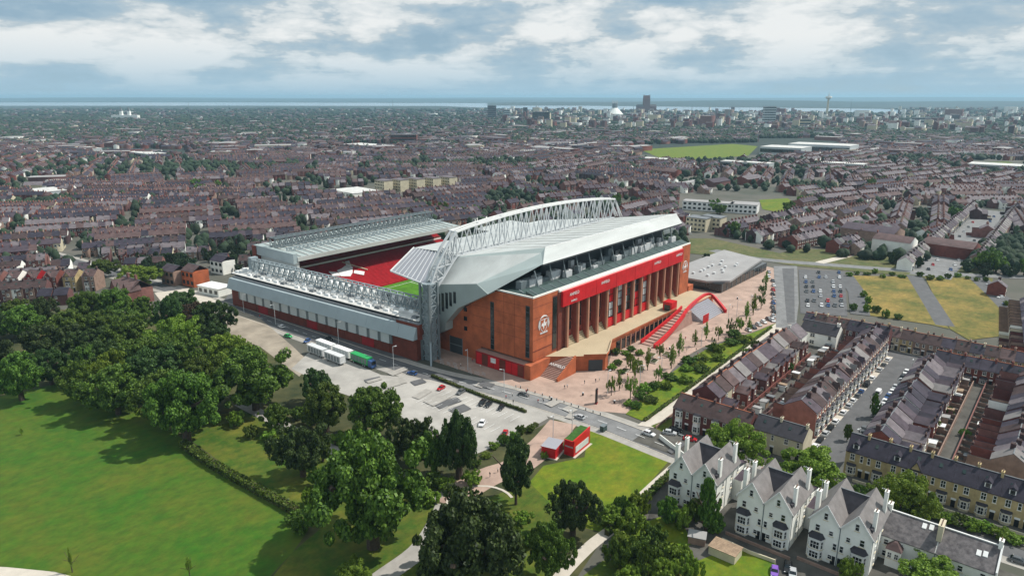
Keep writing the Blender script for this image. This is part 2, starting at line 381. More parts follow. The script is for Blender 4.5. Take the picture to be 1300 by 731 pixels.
# ground behind the big stand: cleared plots, cross road, estate
sheet('waste_plot', PXP([(876, 303), (905, 303), (1000, 324), (1060, 327), (1178, 345), (1178, 352), (1020, 338), (960, 330), (876, 322)]), 'grass_dull')
sheet('grass_plot', PXP([(962, 330), (1010, 338), (1180, 353), (1260, 358), (1262, 340), (1182, 338), (1090, 318), (1010, 316)]), 'grass_dull')
ribbon('cross_road', smooth_line(PXP([(905, 318), (962, 329), (1060, 337), (1180, 346), (1262, 351), (1330, 352)])), 9, 'asphalt_worn')
ribbon('plot_track', smooth_line(PXP([(1040, 334), (1072, 326), (1100, 318)])), 6, 'paving_pale')
sheet('dry_field', PXP([(1076, 350), (1164, 352), (1205, 418), (1180, 412), (1085, 398)]), 'grass_dry')
sheet('dry_field', PXP([(1174, 352), (1258, 354), (1296, 424), (1230, 432), (1206, 418)]), 'grass_dry')
ribbon('field_path', PXP([(1160, 350), (1182, 385), (1200, 414)]), 8, 'asphalt')
ribbon('field_path', PXP([(1073, 350), (1088, 372), (1092, 400)]), 9, 'asphalt')
ribbon('far_street', smooth_line(PXP([(1180, 352), (1205, 325), (1236, 292), (1262, 268)])), 22, 'asphalt_worn')
ribbon('right_street', smooth_line(PXP([(1240, 352), (1262, 372), (1300, 408), (1360, 450)])), 10, 'asphalt')
sheet('green', PXP([(964, 254), (1000, 252), (1014, 262), (990, 270), (968, 266)]), 'grass_bright')
sheet('far_green', PXP([(812, 190), (930, 183), (962, 186), (950, 198), (880, 203), (836, 200)]), 'grass_bright')
sheet('far_green', PXP([(1230, 207), (1280, 205), (1300, 214), (1250, 218)]), 'grass')
rp = random.Random(6)
for k in range(16):
    x, y = (-24 - rp.random() * 22, -12 + rp.random() * 70) if k < 10 else (-20 + rp.random() * 6, -70 + rp.random() * 80)
    w, h = rp.uniform(1.5, 5), rp.uniform(1, 3); a = rp.uniform(-.3, .3); c, s = math.cos(a), math.sin(a)
    sheet('road_patch', [(x + c * p * w - s * q * h, y + s * p * w + c * q * h) for p, q in ((-1, -1), (1, -.9), (1.1, 1), (-.9, 1))], 'asphalt' if k % 3 == 0 else 'pavement')
# kerbs: real steps along the main road
for side in (-1, 1):
    pts = [(p[0] + side * 4.45, p[1]) for p in ROAD if -70 < p[1] < 220]; mb = MB()
    for a, b in zip(pts, pts[1:]): mb.bar((*a, .06), (*b, .06), .3, 'paving_pale', .14)
    mb.obj('kerb', kind='structure')
mb = MB()
for i in range(6, len(ROAD) - 3, 1):
    p = ROAD[i]; q = ROAD[i + 1]
    if -75 < p[1] < 200:
        d = np.subtract(q, p); k = max(1, int(np.hypot(*d) / 6))
        for j in range(k):
            a = np.add(p, d * (j / k)); b = np.add(p, d * ((j + .5) / k)); zz_ = LAYER[0] * .006 + .01
            t = d / np.hypot(*d); nn = np.array([-t[1], t[0]]) * .09
            mb.poly([(*(a - nn), zz_), (*(b - nn), zz_), (*(b + nn), zz_), (*(a + nn), zz_)], 'white_paint')
for k in range(14):
    x0 = -31.5 + 0 * k; y = -18 + k * 2.7
    for x0 in (-30, -40): mb.poly([(x0 - 5, y - .06, .47), (x0, y - .06, .47), (x0, y + .06, .47), (x0 - 5, y + .06, .47)], 'white_paint')
mb.obj('road_marking', kind='structure')
# ------------------------------------------------------------------ the football ground
mb = MB()
for k in range(10): mb.poly([(10 + 11 * k, 58, .50), (21 + 11 * k, 58, .50), (21 + 11 * k, 146.6, .50), (10 + 11 * k, 146.6, .50)], 'pitch_grass')
mb.obj('football_pitch', kind='structure')
mb = MB()
for x0, x1, y0, y1 in ((16, 114, 66, 66.3), (16, 114, 141.7, 142), (16, 16.3, 66.3, 141.7), (113.7, 114, 66.3, 141.7), (65, 65.3, 66.3, 141.7), (16.3, 30, 85, 85.3), (16.3, 30, 125, 125.3), (30, 30.3, 85, 125.3)):
    mb.poly([(x0, y0, .53), (x1, y0, .53), (x1, y1, .53), (x0, y1, .53)], 'white_paint')
mb.obj('pitch_marking', kind='structure')

def text_mesh(body, size, extrude=.04):
    c = bpy.data.curves.new('lettering', 'FONT'); c.body = body; c.size = size; c.extrude = extrude; c.align_x = 'CENTER'; c.align_y = 'CENTER'
    o = bpy.data.objects.new('tmp', c); COL.objects.link(o)
    dg = bpy.context.evaluated_depsgraph_get(); me = bpy.data.meshes.new_from_object(o.evaluated_get(dg))
    bpy.data.objects.remove(o); bpy.data.curves.remove(c); me.name = 'lettering'; return me
def lettering(body, size, loc, parent, m='white_paint', rot=(math.pi / 2, 0, 0), name='lettering'):
    me = text_mesh(body, size); me.materials.clear(); me.materials.append(M[m])
    o = put(me, name, parent, loc); o.rotation_euler = rot; return o

MS = thing('main_stand', 'tall brick and red main stand with white roof and arched steel truss', 'stand')
# brick end blocks
prof = [(0, 6.3), (0, 31.6), (22, 31.2), (25, 28.2), (36, 21), (47, 12), (52, 7), (52, 0), (27, 0), (27, 6.3)]
mb = MB(); mb.hexa([(0, y, z) for y, z in prof], [(15.6, y, z) for y, z in prof], 'stadium_brick'); mb.obj('brick_block', MS)
mb = MB(); mb.box(121.6, 131.5, 0, 40, 0, 31.6, 'stadium_brick'); mb.box(131.5, 137, -.5, 20, 0, 9, 'stadium_brick'); mb.obj('brick_block', MS)
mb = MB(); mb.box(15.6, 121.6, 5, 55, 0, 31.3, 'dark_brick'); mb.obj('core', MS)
# string course lines and small tower beside the columns
mb = MB(); mb.box(-.12, 15.6, -.12, 0, 10.2, 10.5, 'dark_brick'); mb.obj('string_course', MS)
for z in (14.6, 19.0, 23.4, 27.8):
    mb = MB(); mb.box(-.03, 0, 2.0, 20 if z > 24 else 33 - z * .1, z, z + .12, 'dark_brick'); mb.box(0, 12, -.03, 0, z, z + .12, 'dark_brick'); mb.obj('movement_joint', MS)
for y in (9.0, 14.5):
    mb = MB(); mb.box(-.04, 0, y, y + .12, 6.4, 31, 'dark_brick'); mb.obj('movement_joint', MS)
mb = MB(); mb.box(12.2, 15.4, -.05, 0, 7, 30, 'dark_brick'); mb.box(12.5, 15.1, -.16, -.05, 8, 29.4, 'glass_dark'); mb.obj('stair_window', MS)
# slit windows in the street face
for y, z0, z1 in ((2.6, 7.5, 28.4), (20.6, 6.6, 26.6)):
    mb = MB(); mb.box(-.08, .02, y - 1, y + 1, z0, z1, 'soffit')
    w = mb.obj('slit_window', MS)
    n = 9
    for k in range(n):
        a = z0 + .3 + k * (z1 - z0 - .3) / n; g = MB(); g.box(-.16, -.09, y - .75, y + .75, a, a + (z1 - z0) / n - .55, 'glass_dark'); g.obj('pane', w)
for z in (12.3, 16.6, 20.6):
    mb = MB(); mb.box(-.1, .02, 34.4, 36.2, z - .9, z + .9, 'glass_dark'); mb.obj('window', MS)
mb = MB(); mb.box(-.1, .03, 37.4, 44.6, 0, 7.2, 'soffit'); mb.box(-.16, -.1, 37.2, 37.5, 0, 7.4, 'steel_dark'); mb.box(-.16, -.1, 44.5, 44.8, 0, 7.4, 'steel_dark'); mb.box(-.16, -.1, 37.5, 44.5, 3.6, 4.0, 'steel_dark'); mb.obj('loading_door', MS)
# red plinth on the street side
mb = MB(); mb.box(-3.2, 2, 1.4, 27, 0, 5.6, 'red_wall', 'step_stone'); mb.obj('plinth', MS)
for k in range(8):
    mb = MB(); mb.box(-3.32, -3.2, 1.9 + k * 3.1, 4.7 + k * 3.1, .4, 5.0, 'red_panel' if k % 3 else 'dark_brick'); mb.obj('plinth_panel', MS)
mb = MB(); mb.box(-3.5, -3.33, 16, 18.6, 2.6, 4.6, 'white_paint'); mb.obj('notice_board', MS)
mb = MB(); mb.box(-3.4, 15.5, -1.6, 1.4, 0, 6.0, 'stadium_brick'); mb.obj('plinth_corner', MS)
# terrace, lower shops front and the angled garage
mb = MB(); mb.prism([(8, 0), (15.6, -9), (18, -11.4), (24, -17.6), (27.5, -16.5), (40, -10.4), (98, -10.4), (98, -11.2), (134, -11.2), (134, 0)], 0, 6.3, 'stadium_brick', 'terrace_stone'); mb.obj('terrace', MS)
mb = MB(); mb.prism([(17.8, -11.8), (24.1, -18.1), (28, -16.9), (40.2, -10.75), (98, -10.75), (98, -10.4), (40, -10.4), (27.5, -16.5), (24, -17.6), (18, -11.4)], 6.0, 7.1, 'stadium_brick', 'terrace_stone'); mb.obj('parapet', MS)
mb = MB(); a = Vector((19.3, -12.9, 0)); b = Vector((23.3, -16.9, 0)); n_ = Vector((-.1, -.1, 0))
mb.hexa([a + n_, b + n_, b, a], [x + Vector((0, 0, 4.6)) for x in (a + n_, b + n_, b, a)], 'soffit'); mb.obj('garage_door', MS)
for k in range(13):
    x = 44 + k * 4.1
    mb = MB(); mb.box(x, x + 3.2, -10.52, -10.4, .3, 4.9, 'glass_dark'); mb.box(x + 3.2, x + 3.9, -10.74, -10.4, 0, 5.4, 'pier_stone'); mb.obj('shop_window', MS)
for k in range(3):
    t = .12 + k * .3; a = Vector((27.5, -16.6, 0)).lerp(Vector((40, -10.5, 0)), t); b = Vector((27.5, -16.6, 0)).lerp(Vector((40, -10.5, 0)), t + .2)
    d = (b - a).normalized(); n_ = Vector((d.y, -d.x, 0)) * .12
    mb = MB(); mb.hexa([a, b, b + n_, a + n_], [x + Vector((0, 0, 5)) for x in (a, b, b + n_, a + n_)], 'glass_dark'); mb.obj('shop_window', MS)
# stairs at the near corner
mb = MB(); n = 16
for k in range(n):
    x0 = 3 + k * 11 / n; z = (k + 1) * 6.2 / n
    mb.box(x0, 14.2, -9.6, .2 - 1.9, 0 if k == 0 else k * 6.2 / n, z, 'step_stone')
mb.obj('steps', MS)
mb = MB(); mb.hexa([(2.4, -10.3, 0), (14.4, -10.3, 0), (14.4, -9.6, 0), (2.4, -9.6, 0)], [(2.4, -10.3, 1.2), (14.4, -10.3, 7.2), (14.4, -9.6, 7.2), (2.4, -9.6, 1.2)], 'stadium_brick'); mb.obj('stair_wall', MS)
# word painted across the flight, one strip of letters on the risers
ang = math.atan2(6.2, 11)
o = lettering('ANFIELD', 1.9, (8.2, -5.6, 3.42), MS); o.matrix_local = Matrix.Translation((8.3, -5.6, 3.75)) @ Matrix(((0, math.cos(ang), -math.sin(ang), 0), (-1, 0, 0, 0), (0, math.sin(ang), math.cos(ang), 0), (0, 0, 0, 1)))
# colonnade
for k in range(14):
    x = 22.1 + 7.42 * k
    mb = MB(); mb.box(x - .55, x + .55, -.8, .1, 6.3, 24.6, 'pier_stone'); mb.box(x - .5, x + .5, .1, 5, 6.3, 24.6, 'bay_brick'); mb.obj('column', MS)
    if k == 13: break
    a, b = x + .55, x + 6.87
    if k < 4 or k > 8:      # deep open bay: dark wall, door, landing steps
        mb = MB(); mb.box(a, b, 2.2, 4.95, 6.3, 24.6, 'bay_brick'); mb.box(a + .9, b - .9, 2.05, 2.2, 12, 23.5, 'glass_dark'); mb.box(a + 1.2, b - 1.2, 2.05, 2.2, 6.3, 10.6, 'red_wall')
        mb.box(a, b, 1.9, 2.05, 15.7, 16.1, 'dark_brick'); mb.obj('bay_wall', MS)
        mb = MB()
        for s in range(4): mb.box(a + .2, b - .2, .1 + s * .5, 2.05, 6.3 + s * .8, 6.3 + (s + 1) * .8 - .1, 'terrace_stone')
        mb.obj('bay_steps', MS)
    else:                   # glazed bay over a red panel
        mb = MB(); mb.box(a, b, .2, .5, 6.3, 10.4, 'red_panel'); mb.obj('red_panel', MS)
        mb = MB(); mb.box(a, b, .9, 1.2, 10.4, 24.6, 'dark_brick')
        f = mb.obj('bay_window', MS)
        for r_ in range(4):
            for c_ in range(2):
                g = MB(); z0 = 10.8 + r_ * 3.45; x0 = a + .25 + c_ * 2.95
                g.box(x0, x0 + 2.75, .72, .9, z0, z0 + 2.9, ('glass_green', 'glass_dark', 'red_panel', 'panel_grey', 'steel_blue', 'glass_green')[(r_ * 5 + c_ * 3 + k * 7) % 11 % 6]); g.obj('pane', f)  # grey and blue panes paint the bright interior and reflections into the glass
mb = MB(); mb.box(18.5, 21.35, .6, .9, 6.3, 24.6, 'dark_brick'); mb.obj('bay_wall', MS)
# red fascia in separate panels
for k in range(13):
    x0 = 17.4 + k * 8.0; d = .05 * (k % 2)
    mb = MB(); mb.box(x0 + .06, x0 + 7.94, -1.3 - d, 4, 24.5, 30.8, 'red_panel'); mb.obj('fascia_panel', MS)
mb = MB(); mb.box(16.2, 121.6, -.4, 5, 30.8, 31.6, 'render_white'); mb.obj('cornice', MS)
mb = MB(); mb.box(15.7, 18.2, -.3, 5, 6.3, 30.8, 'dark_brick'); mb.obj('pier', MS)
for x in (25.2, 48.2, 94.2, 116.5):
    lettering('ANFIELD', 1.7, (x, -1.42, 28.6), MS)
lettering('ANFIELD', 1.1, (25.0, -1.42, 25.8), MS)
# crests in bright metal: shield, bird, flames
def crest(x, z, s, flip=1):
    sh = [(-.42, .2), (-.42, -.25), (-.3, -.55), (0, -.8), (.3, -.55), (.42, -.25), (.42, .2)]
    bird = [(-.05, -.62), (.04, -.30), (.22, -.36), (.33, -.05), (.16, -.10), (.10, .06), (.16, .20), (.02, .16), (-.06, .02), (-.10, -.12), (-.26, -.02), (-.34, -.28), (-.16, -.30)]
    root = None
    def ex(poly, d0, d1, m):
        b = MB(); b.hexa([(x + px * s * flip, -d0, z + pz * s) for px, pz in poly], [(x + px * s * flip, -d1, z + pz * s) for px, pz in poly], m); return b
    outer = [(a * 1.16, c * 1.1 + (.03 if c > 0 else 0)) for a, c in sh]
    root = ex(outer, .02, .10, 'machine').obj('crest', MS)
    ex(sh, .11, .14, 'stadium_brick').obj('shield_field', root)
    ex(bird, .15, .24, 'white_paint').obj('bird', root)
    ex([(-.5, .32), (-.3, .5), (0, .58), (.3, .5), (.5, .32), (.3, .4), (0, .46), (-.3, .4)], .03, .2, 'white_paint').obj('arch', root)
    for q in (-1, 1):
        ex([(q * .58, -.6), (q * .72, -.2), (q * .60, .3), (q * .52, 0)], .03, .18, 'machine').obj('flame', root)
    ex([(-.5, -.92), (.5, -.92), (.42, -.78), (0, -.86), (-.42, -.78)], .03, .18, 'machine').obj('scroll', root)
crest(6.7, 20.9, 4.9); crest(126.6, 21.2, 4.0)
# roof deck behind the parapet
mb = MB(); mb.box(.3, 131.2, 5.2, 26, 31.62, 31.9, 'deck_green'); mb.obj('roof_deck', MS)
mb = MB(); mb.box(.1, 131.4, .05, .5, 31.62, 32.3, 'render_white'); mb.box(.1, .6, .5, 20, 31.62, 32.2, 'render_white'); mb.obj('parapet', MS)
mb = MB(); mb.hexa([(2, .6, 31.7), (131, .6, 31.7), (131, 5.2, 31.7), (2, 5.2, 31.7)], [(2, .9, 31.95), (131, .9, 31.95), (131, 5.2, 33.3), (2, 5.2, 33.3)], 'deck_green'); mb.obj('sloping_glazing', MS)
for k in range(21):
    mb = MB(); x = 4 + k * 6.1; mb.hexa([(x, .8, 32.0), (x + .3, .8, 32.0), (x + .3, 5.2, 33.3), (x, 5.2, 33.3)], [(x, .8, 32.15), (x + .3, .8, 32.15), (x + .3, 5.2, 33.5), (x, 5.2, 33.5)], 'steel_dark'); mb.obj('glazing_bar', MS)
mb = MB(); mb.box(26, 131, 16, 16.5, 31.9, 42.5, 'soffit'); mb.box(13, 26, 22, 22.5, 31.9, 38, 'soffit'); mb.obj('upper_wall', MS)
rr = random.Random(5)
x = 6.0
while x < 127:
    w = rr.uniform(2.0, 6.5); dpt = rr.uniform(1.5, 3.2); h = rr.uniform(1.2, 3.6); y = rr.uniform(6.5, 11)
    mb = MB(); mb.box(x, x + w, y, y + dpt, 31.9, 31.9 + h, 'machine' if rr.random() < .68 else 'steel_dark')
    for q in range(int(w / 1.6)): mb.cyl(x + .9 + q * 1.6, y + dpt / 2, 31.9 + h, 32.2 + h, .5, 'steel_dark', 8)
    mb.obj('ventilation_unit', MS)
    if rr.random() < .85:
        mb = MB(); y2 = rr.uniform(11.5, 14); mb.box(x, x + w * .7, y2, y2 + 1.5, 31.9, 33 + rr.random() * 4, 'machine' if rr.random() < .5 else 'steel_dark'); mb.obj('ventilation_unit', MS)
    x += w + rr.uniform(.3, 1.2)
for k in range(14): mb = MB(); mb.bar((3 + k * 9.4, 7, 31.9), (3 + k * 9.4, 9.3, 41.3 - (8.5 if k == 0 else 2.6 if k == 1 else 0)), .4, 'steel_dark'); mb.obj('roof_prop', MS)
# roof
A0 = (-4, 24.8, 34.1); A1 = (-4, 48.6, 29.7); T0 = (4, 45, 40.2); E0 = (23.2, 14.2, 43.3); EB = (15, 7.6, 40.9)
F0 = (26, 14.4, 45); F1 = (138.6, 12.6, 45); B0 = (15.2, 7.2, 41); B1 = (135, 7.2, 41); T1 = (131.5, 45, 40.3)
I0 = (26, 94, 34); I1 = (127, 94, 34)
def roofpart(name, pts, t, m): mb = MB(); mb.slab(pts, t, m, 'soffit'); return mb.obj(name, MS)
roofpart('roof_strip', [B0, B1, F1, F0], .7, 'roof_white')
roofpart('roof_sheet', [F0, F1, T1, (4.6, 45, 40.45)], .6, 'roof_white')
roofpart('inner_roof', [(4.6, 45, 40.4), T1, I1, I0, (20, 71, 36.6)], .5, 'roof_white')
mb = MB()
for k in range(13):
    x = 28 + k * 8.6
    mb.bar((x, 14.6, 45.05), (x - .9, 44.4, 40.55), .18, 'roof_pale', .16)
mb.obj('roof_seam', MS)
mb = MB(); mb.bar(F0, F1, .5, 'white_paint', .3); mb.obj('roof_ridge', MS)
# sloping corner wing
mb = MB(); n = 10
def wing_pt(u, v): return tuple(Vector(A0).lerp(Vector(E0), u).lerp(Vector(A1).lerp(Vector(T0), u), v))
mb.v = [wing_pt(i / n, j / n) for i in range(n + 1) for j in range(n + 1)]; k0 = mb.mi('roof_white')
for i in range(n):
    for j in range(n): a = i * (n + 1) + j; mb.f.append((a, a + n + 1, a + n + 2, a + 1)); mb.m.append(k0)
wr = mb.obj('wing_roof', MS)
for p in wr.data.polygons: p.use_smooth = True
mb = MB(); mb.poly([E0, F0, (4.6, 45, 40.45), T0], 'roof_mint'); mb.obj('roof_step', MS)
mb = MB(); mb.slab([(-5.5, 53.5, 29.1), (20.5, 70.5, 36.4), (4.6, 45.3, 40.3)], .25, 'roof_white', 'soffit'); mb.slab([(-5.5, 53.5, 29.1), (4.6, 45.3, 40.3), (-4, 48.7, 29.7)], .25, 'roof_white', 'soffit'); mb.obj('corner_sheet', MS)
mb = MB(); mb.poly([A0, (-4, 19, 31), EB, E0], 'roof_mint'); mb.poly([E0, EB, B0, F0], 'roof_mint')
mb.obj('wing_fascia', MS)
wp = [(24.8, 34.05), (48.6, 29.7), (47.9, 8), (42.8, 10.9), (42.7, 14.3), (35.4, 22.0), (19, 31)]
mb = MB(); mb.hexa([(-4.3, y, z) for y, z in wp], [(-.05, y, z) for y, z in wp], 'roof_mint'); w = mb.obj('wing_wall', MS)
for k in range(5):
    y = 46.3 - k * 2.3; g = MB(); g.box(-4.42, -4.3, y - .7, y + .7, 17.4 + k * 1.6, 26.2 + k * .6, 'glass_dark'); g.obj('slit_window', w)
# translucent sheet over the corner seats
mb = MB(); tip = (8.6, 91.5, 26); top = I0; rgt = (20.5, 70.5, 36.3); bot = (-5.5, 53.5, 29)
mb.slab([tip, top, rgt], .3, 'canopy_sheet'); mb.slab([tip, rgt, bot], .3, 'canopy_sheet'); cs = mb.obj('canopy_sheet', MS)
mb = MB()
for k in range(9):
    t = k / 8; p = Vector(tip).lerp(Vector(bot), t); q = Vector(top).lerp(Vector(rgt), t); mb.bar(p + Vector((0, 0, .15)), q + Vector((0, 0, .15)), .3, 'steel', .25)
mb.bar(Vector(tip) + Vector((0, 0, .15)), Vector(top) + Vector((0, 0, .15)), .6, 'white_paint'); mb.bar(Vector(tip) + Vector((0, 0, .15)), Vector(bot) + Vector((0, 0, .15)), .6, 'steel')
mb.obj('canopy_rib', MS)
# arched box truss: two planes 3 m apart
XS = [4 + 123 * k / 16 for k in range(17)]
def ztop(x): return 51.2 + 3.4 * math.sin(math.pi * min(1, max(0, (x - 4) / 123))) ** .8
for y in (43.6, 46.6):
    for i in range(16):
        mb = MB(); mb.bar((XS[i], y, ztop(XS[i])), (XS[i + 1], y, ztop(XS[i + 1])), .8, 'white_paint'); mb.obj('top_chord', MS)
    mb = MB(); mb.bar((XS[0], y, 41.0), (XS[-1], y, 41.0), .65, 'steel'); mb.obj('bottom_chord', MS)
    for i in range(16):
        a, b = XS[i], XS[i + 1]; h = (a + b) / 2
        mb = MB(); mb.bar((a, y, ztop(a)), (h, y, 41), .32, 'steel'); mb.obj('brace', MS)
        mb = MB(); mb.bar((h, y, 41), (b, y, ztop(b)), .32, 'steel'); mb.obj('brace', MS)
        if i % 2 == 0: mb = MB(); mb.bar((a, y, ztop(a)), (a, y, 41), .36, 'steel'); mb.obj('brace', MS)
    # raking ends
    for t in range(2):
        mb = MB(); mb.bar((127, y, ztop(127)), (133 + t * 2, y, 40.6), .6, 'steel'); mb.obj('end_leg', MS)
    P = [(4, ztop(4)), (-2, 45.5), (-8, 38), (-11, 32)]; Q = [(4, 41), (1, 38.5), (-3.5, 34), (-7.4, 30.5)]
    for L_ in (P, Q):
        for a, b in zip(L_, L_[1:]): mb = MB(); mb.bar((a[0], y, a[1]), (b[0], y, b[1]), .8, 'steel'); mb.obj('raking_chord', MS)
    for i in range(3):
        for a, b in ((P[i], Q[i + 1]), (Q[i], P[i + 1]), (P[i + 1], Q[i + 1])): mb = MB(); mb.bar((a[0], y, a[1]), (b[0], y, b[1]), .4, 'steel'); mb.obj('brace', MS)
for x in XS[::2]:
    mb = MB(); mb.bar((x, 43.6, ztop(x)), (x, 46.6, ztop(x)), .4, 'steel'); mb.bar((x, 43.6, 41), (x, 46.6, 41), .4, 'steel'); mb.bar((x, 43.6, ztop(x)), (x, 46.6, 41), .3, 'steel'); mb.obj('cross_brace', MS)
# lattice column that carries the truss at the street corner
cx0, cx1, cy0, cy1 = -14.2, -9.6, 41.6, 46.6
for x in (cx0, cx1):
    for y in (cy0, cy1): mb = MB(); mb.bar((x, y, 0), (x, y, 33), .9, 'steel_dark'); mb.obj('tower_leg', MS)
mb = MB(); mb.box(cx0 + .6, cx1 - .6, cy0 + .6, cy1 - .6, 0, 32.5, 'steel_blue'); mb.obj('tower_core', MS)
for k in range(7):
    z0, z1 = 1 + k * 4.5, 5.5 + k * 4.5
    for (a, b) in (((cx0, cy0), (cx0, cy1)), ((cx0, cy0), (cx1, cy0))):
        mb = MB(); mb.bar((*a, z0), (*b, z1), .3, 'steel_blue'); mb.bar((*b, z0), (*a, z1), .3, 'steel_blue'); mb.bar((*a, z1), (*b, z1), .3, 'steel_blue'); mb.obj('brace', MS)
mb = MB(); mb.bar((-14.2, 41.6, 9), (-17.2, 38.5, 0), .7, 'steel_blue'); mb.obj('tower_strut', MS)
# seats under the roof
def tier(parent, p0, p1, d, depth, z0, rise, n, m='red_seat', name='seating_tier'):
    """n stepped rows from the front edge p0-p1 backwards along d"""
    mb = MB(); p0 = Vector((*p0, 0)); p1 = Vector((*p1, 0)); d = Vector((*d, 0)).normalized()
    for k in range(n):
        a = p0 + d * depth * k / n; b = p1 + d * depth * k / n; q = d * depth / n; z = z0 + rise * (k + 1) / n
        mb.hexa([a + Vector((0, 0, 0 if k == 0 else z - rise / n - .3)), b + Vector((0, 0, 0 if k == 0 else z - rise / n - .3)), b + q + Vector((0, 0, z - .5)), a + q + Vector((0, 0, z - .5))], [a + Vector((0, 0, z)), b + Vector((0, 0, z)), b + q + Vector((0, 0, z)), a + q + Vector((0, 0, z))], m)
    return mb.obj(name, parent)
tier(MS, (118, 58), (12, 58), (0, -1), 0, 0, 0, 1) if False else None
mb = MB(); mb.hexa([(8, 16, 0), (124, 16, 0), (124, 57, 0), (8, 57, 0)], [(8, 16, 30), (124, 16, 30), (124, 57, 1.2), (8, 57, 1.2)], 'red_seat'); mb.obj('seating_bank', MS)
# red staircase onto the terrace
ST = thing('entrance_staircase', 'broad outdoor staircase with bright red balustrades climbing to the stadium terrace', 'staircase')
mb = MB(); n = 14
for k in range(n): mb.box(60 + k * 2.9, 101, -17.2 - .9 * max(0, 1 - k / 9), -13.4, k * 6.3 / n, (k + 1) * 6.3 / n, 'step_stone')
mb.obj('flight', ST)
mb = MB(); n = 12
for k in range(n): mb.box(105, 128, -22 + k * .85, -11.6, k * 6.3 / n, (k + 1) * 6.3 / n, 'canopy_sheet')
mb.obj('flight', ST)
mb = MB(); mb.box(98, 134, -13.3, -11.3, 0, 6.32, 'stadium_brick', 'terrace_stone'); mb.obj('landing', ST)
def balustrade(pts, w=.55, h=1.6):
    for a, b in zip(pts, pts[1:]):
        mb = MB(); a = Vector(a); b = Vector(b); d = (b - a); n_ = Vector((-d.y, d.x, 0)).normalized() * w
        q = [a - n_, b - n_, b + n_, a + n_]; mb.hexa([x - Vector((0, 0, .6)) for x in q], [x + Vector((0, 0, h)) for x in q], 'red_panel'); mb.obj('balustrade', ST)
def curve3(pts, k=5):
    a = smooth_line([p[:2] for p in pts], k); z = smooth_line([(p[2], 0) for p in pts], k); return [(p[0], p[1], q[0]) for p, q in zip(a, z)]
balustrade(curve3([(59, -20.5, .4), (72, -19.6, 1.8), (88, -17.8, 4.6), (101, -15.4, 6.6), (116, -12.6, 6.5), (129, -11.2, 6.3), (132.5, -13.5, 5.6), (130, -19, 2.8), (127, -23.5, .6)]), .55, 1.25)
balustrade(curve3([(60, -13.4, .4), (80, -13.3, 3.4), (92, -13.1, 5.4), (100, -12.4, 6.6)]), .35, 1.4)
mb = MB(); mb.box(93, 98.5, -10.6, -6, 6.3, 10.6, 'red_panel'); mb.box(92.9, 93, -9.8, -6.8, 6.4, 9.2, 'glass_dark'); mb.obj('entrance_box', ST)
mb = MB()
for k in range(5): mb.box(103.4 + k * 1.3, 104.1 + k * 1.3, -22.4, -22.1, 0, 4.2, 'red_panel')
mb.obj('flag_panel', ST)

# ---- stand at the road end
ES = thing('end_stand', 'low grey clad end stand along the road with white skylit roof', 'stand', (2.44, .9, 0), R(3))
mb = MB(); mb.box(-17, -4, 47, 180, 0, 9.0, 'dark_brick'); mb.box(-16.4, -5, 46, 59, 9, 15.6, 'dark_brick', 'lead'); mb.obj('brick_base', ES)
for k in range(12):
    mb = MB(); y = 63 + k * 9.6; mb.box(-17.15, -17, y, y + 7.6, .3, 4.2, 'red_wall' if k % 4 == 1 else 'dark_brick'); mb.obj('base_panel', ES)
mb = MB(); mb.box(-17.6, -16.9, 61, 173, 4.6, 9.6, 'steel_dark'); mb.obj('glazed_strip', ES)
for k in range(16):
    y = 62.2 + k * 6.93
    mb = MB(); mb.box(-17.95, -17.6, y, y + 5.0, 4.7, 9.3, 'panel_grey'); mb.obj('cladding_panel', ES)
for k in range(14):
    y0 = 47 + k * 9.6; y1 = y0 + 9.55; d = .03 * (k % 2)
    mb = MB(); mb.hexa([(-18.9 - d, y0, 9.3), (-18.9 - d, y1, 9.3), (-15.2, y1, 9.3), (-15.2, y0, 9.3)], [(-16.9 - d, y0, 14.3), (-16.9 - d, y1, 14.3), (-15.2, y1, 14.3), (-15.2, y0, 14.3)], 'cladding_grey'); mb.obj('sloping_cladding', ES)
mb = MB(); mb.box(-15.2, -5, 47.5, 181, 9.01, 15.0, 'lead'); mb.obj('gutter_wall', ES)
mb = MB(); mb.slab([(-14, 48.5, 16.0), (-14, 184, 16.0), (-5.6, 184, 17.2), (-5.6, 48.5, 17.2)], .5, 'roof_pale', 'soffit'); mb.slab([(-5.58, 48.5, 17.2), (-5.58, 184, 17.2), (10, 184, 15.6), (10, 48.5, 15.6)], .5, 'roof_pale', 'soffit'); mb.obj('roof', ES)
for k in range(24):
    y = 51 + k * 5.6
    for x, w in ((-12.6, 2.2), (-8.6, 2.2), (-3.5, 2.6), (2, 3.0)):
        z = 16 + (x + 14) * .143 if x < -5.6 else 17.2 - (x + 5.6) * .1
        if (k + int(x)) % 7 == 3: continue
        mb = MB(); mb.hexa([(x, y, z), (x + w, y, z), (x + w, y + 3.2, z), (x, y + 3.2, z)], [(x + .4, y + .4, z + .9), (x + w - .4, y + .4, z + .9), (x + w - .4, y + 2.8, z + .9), (x + .4, y + 2.8, z + .9)], 'white_paint' if (k * 3 + int(x)) % 4 else 'lead'); mb.obj('skylight', ES)
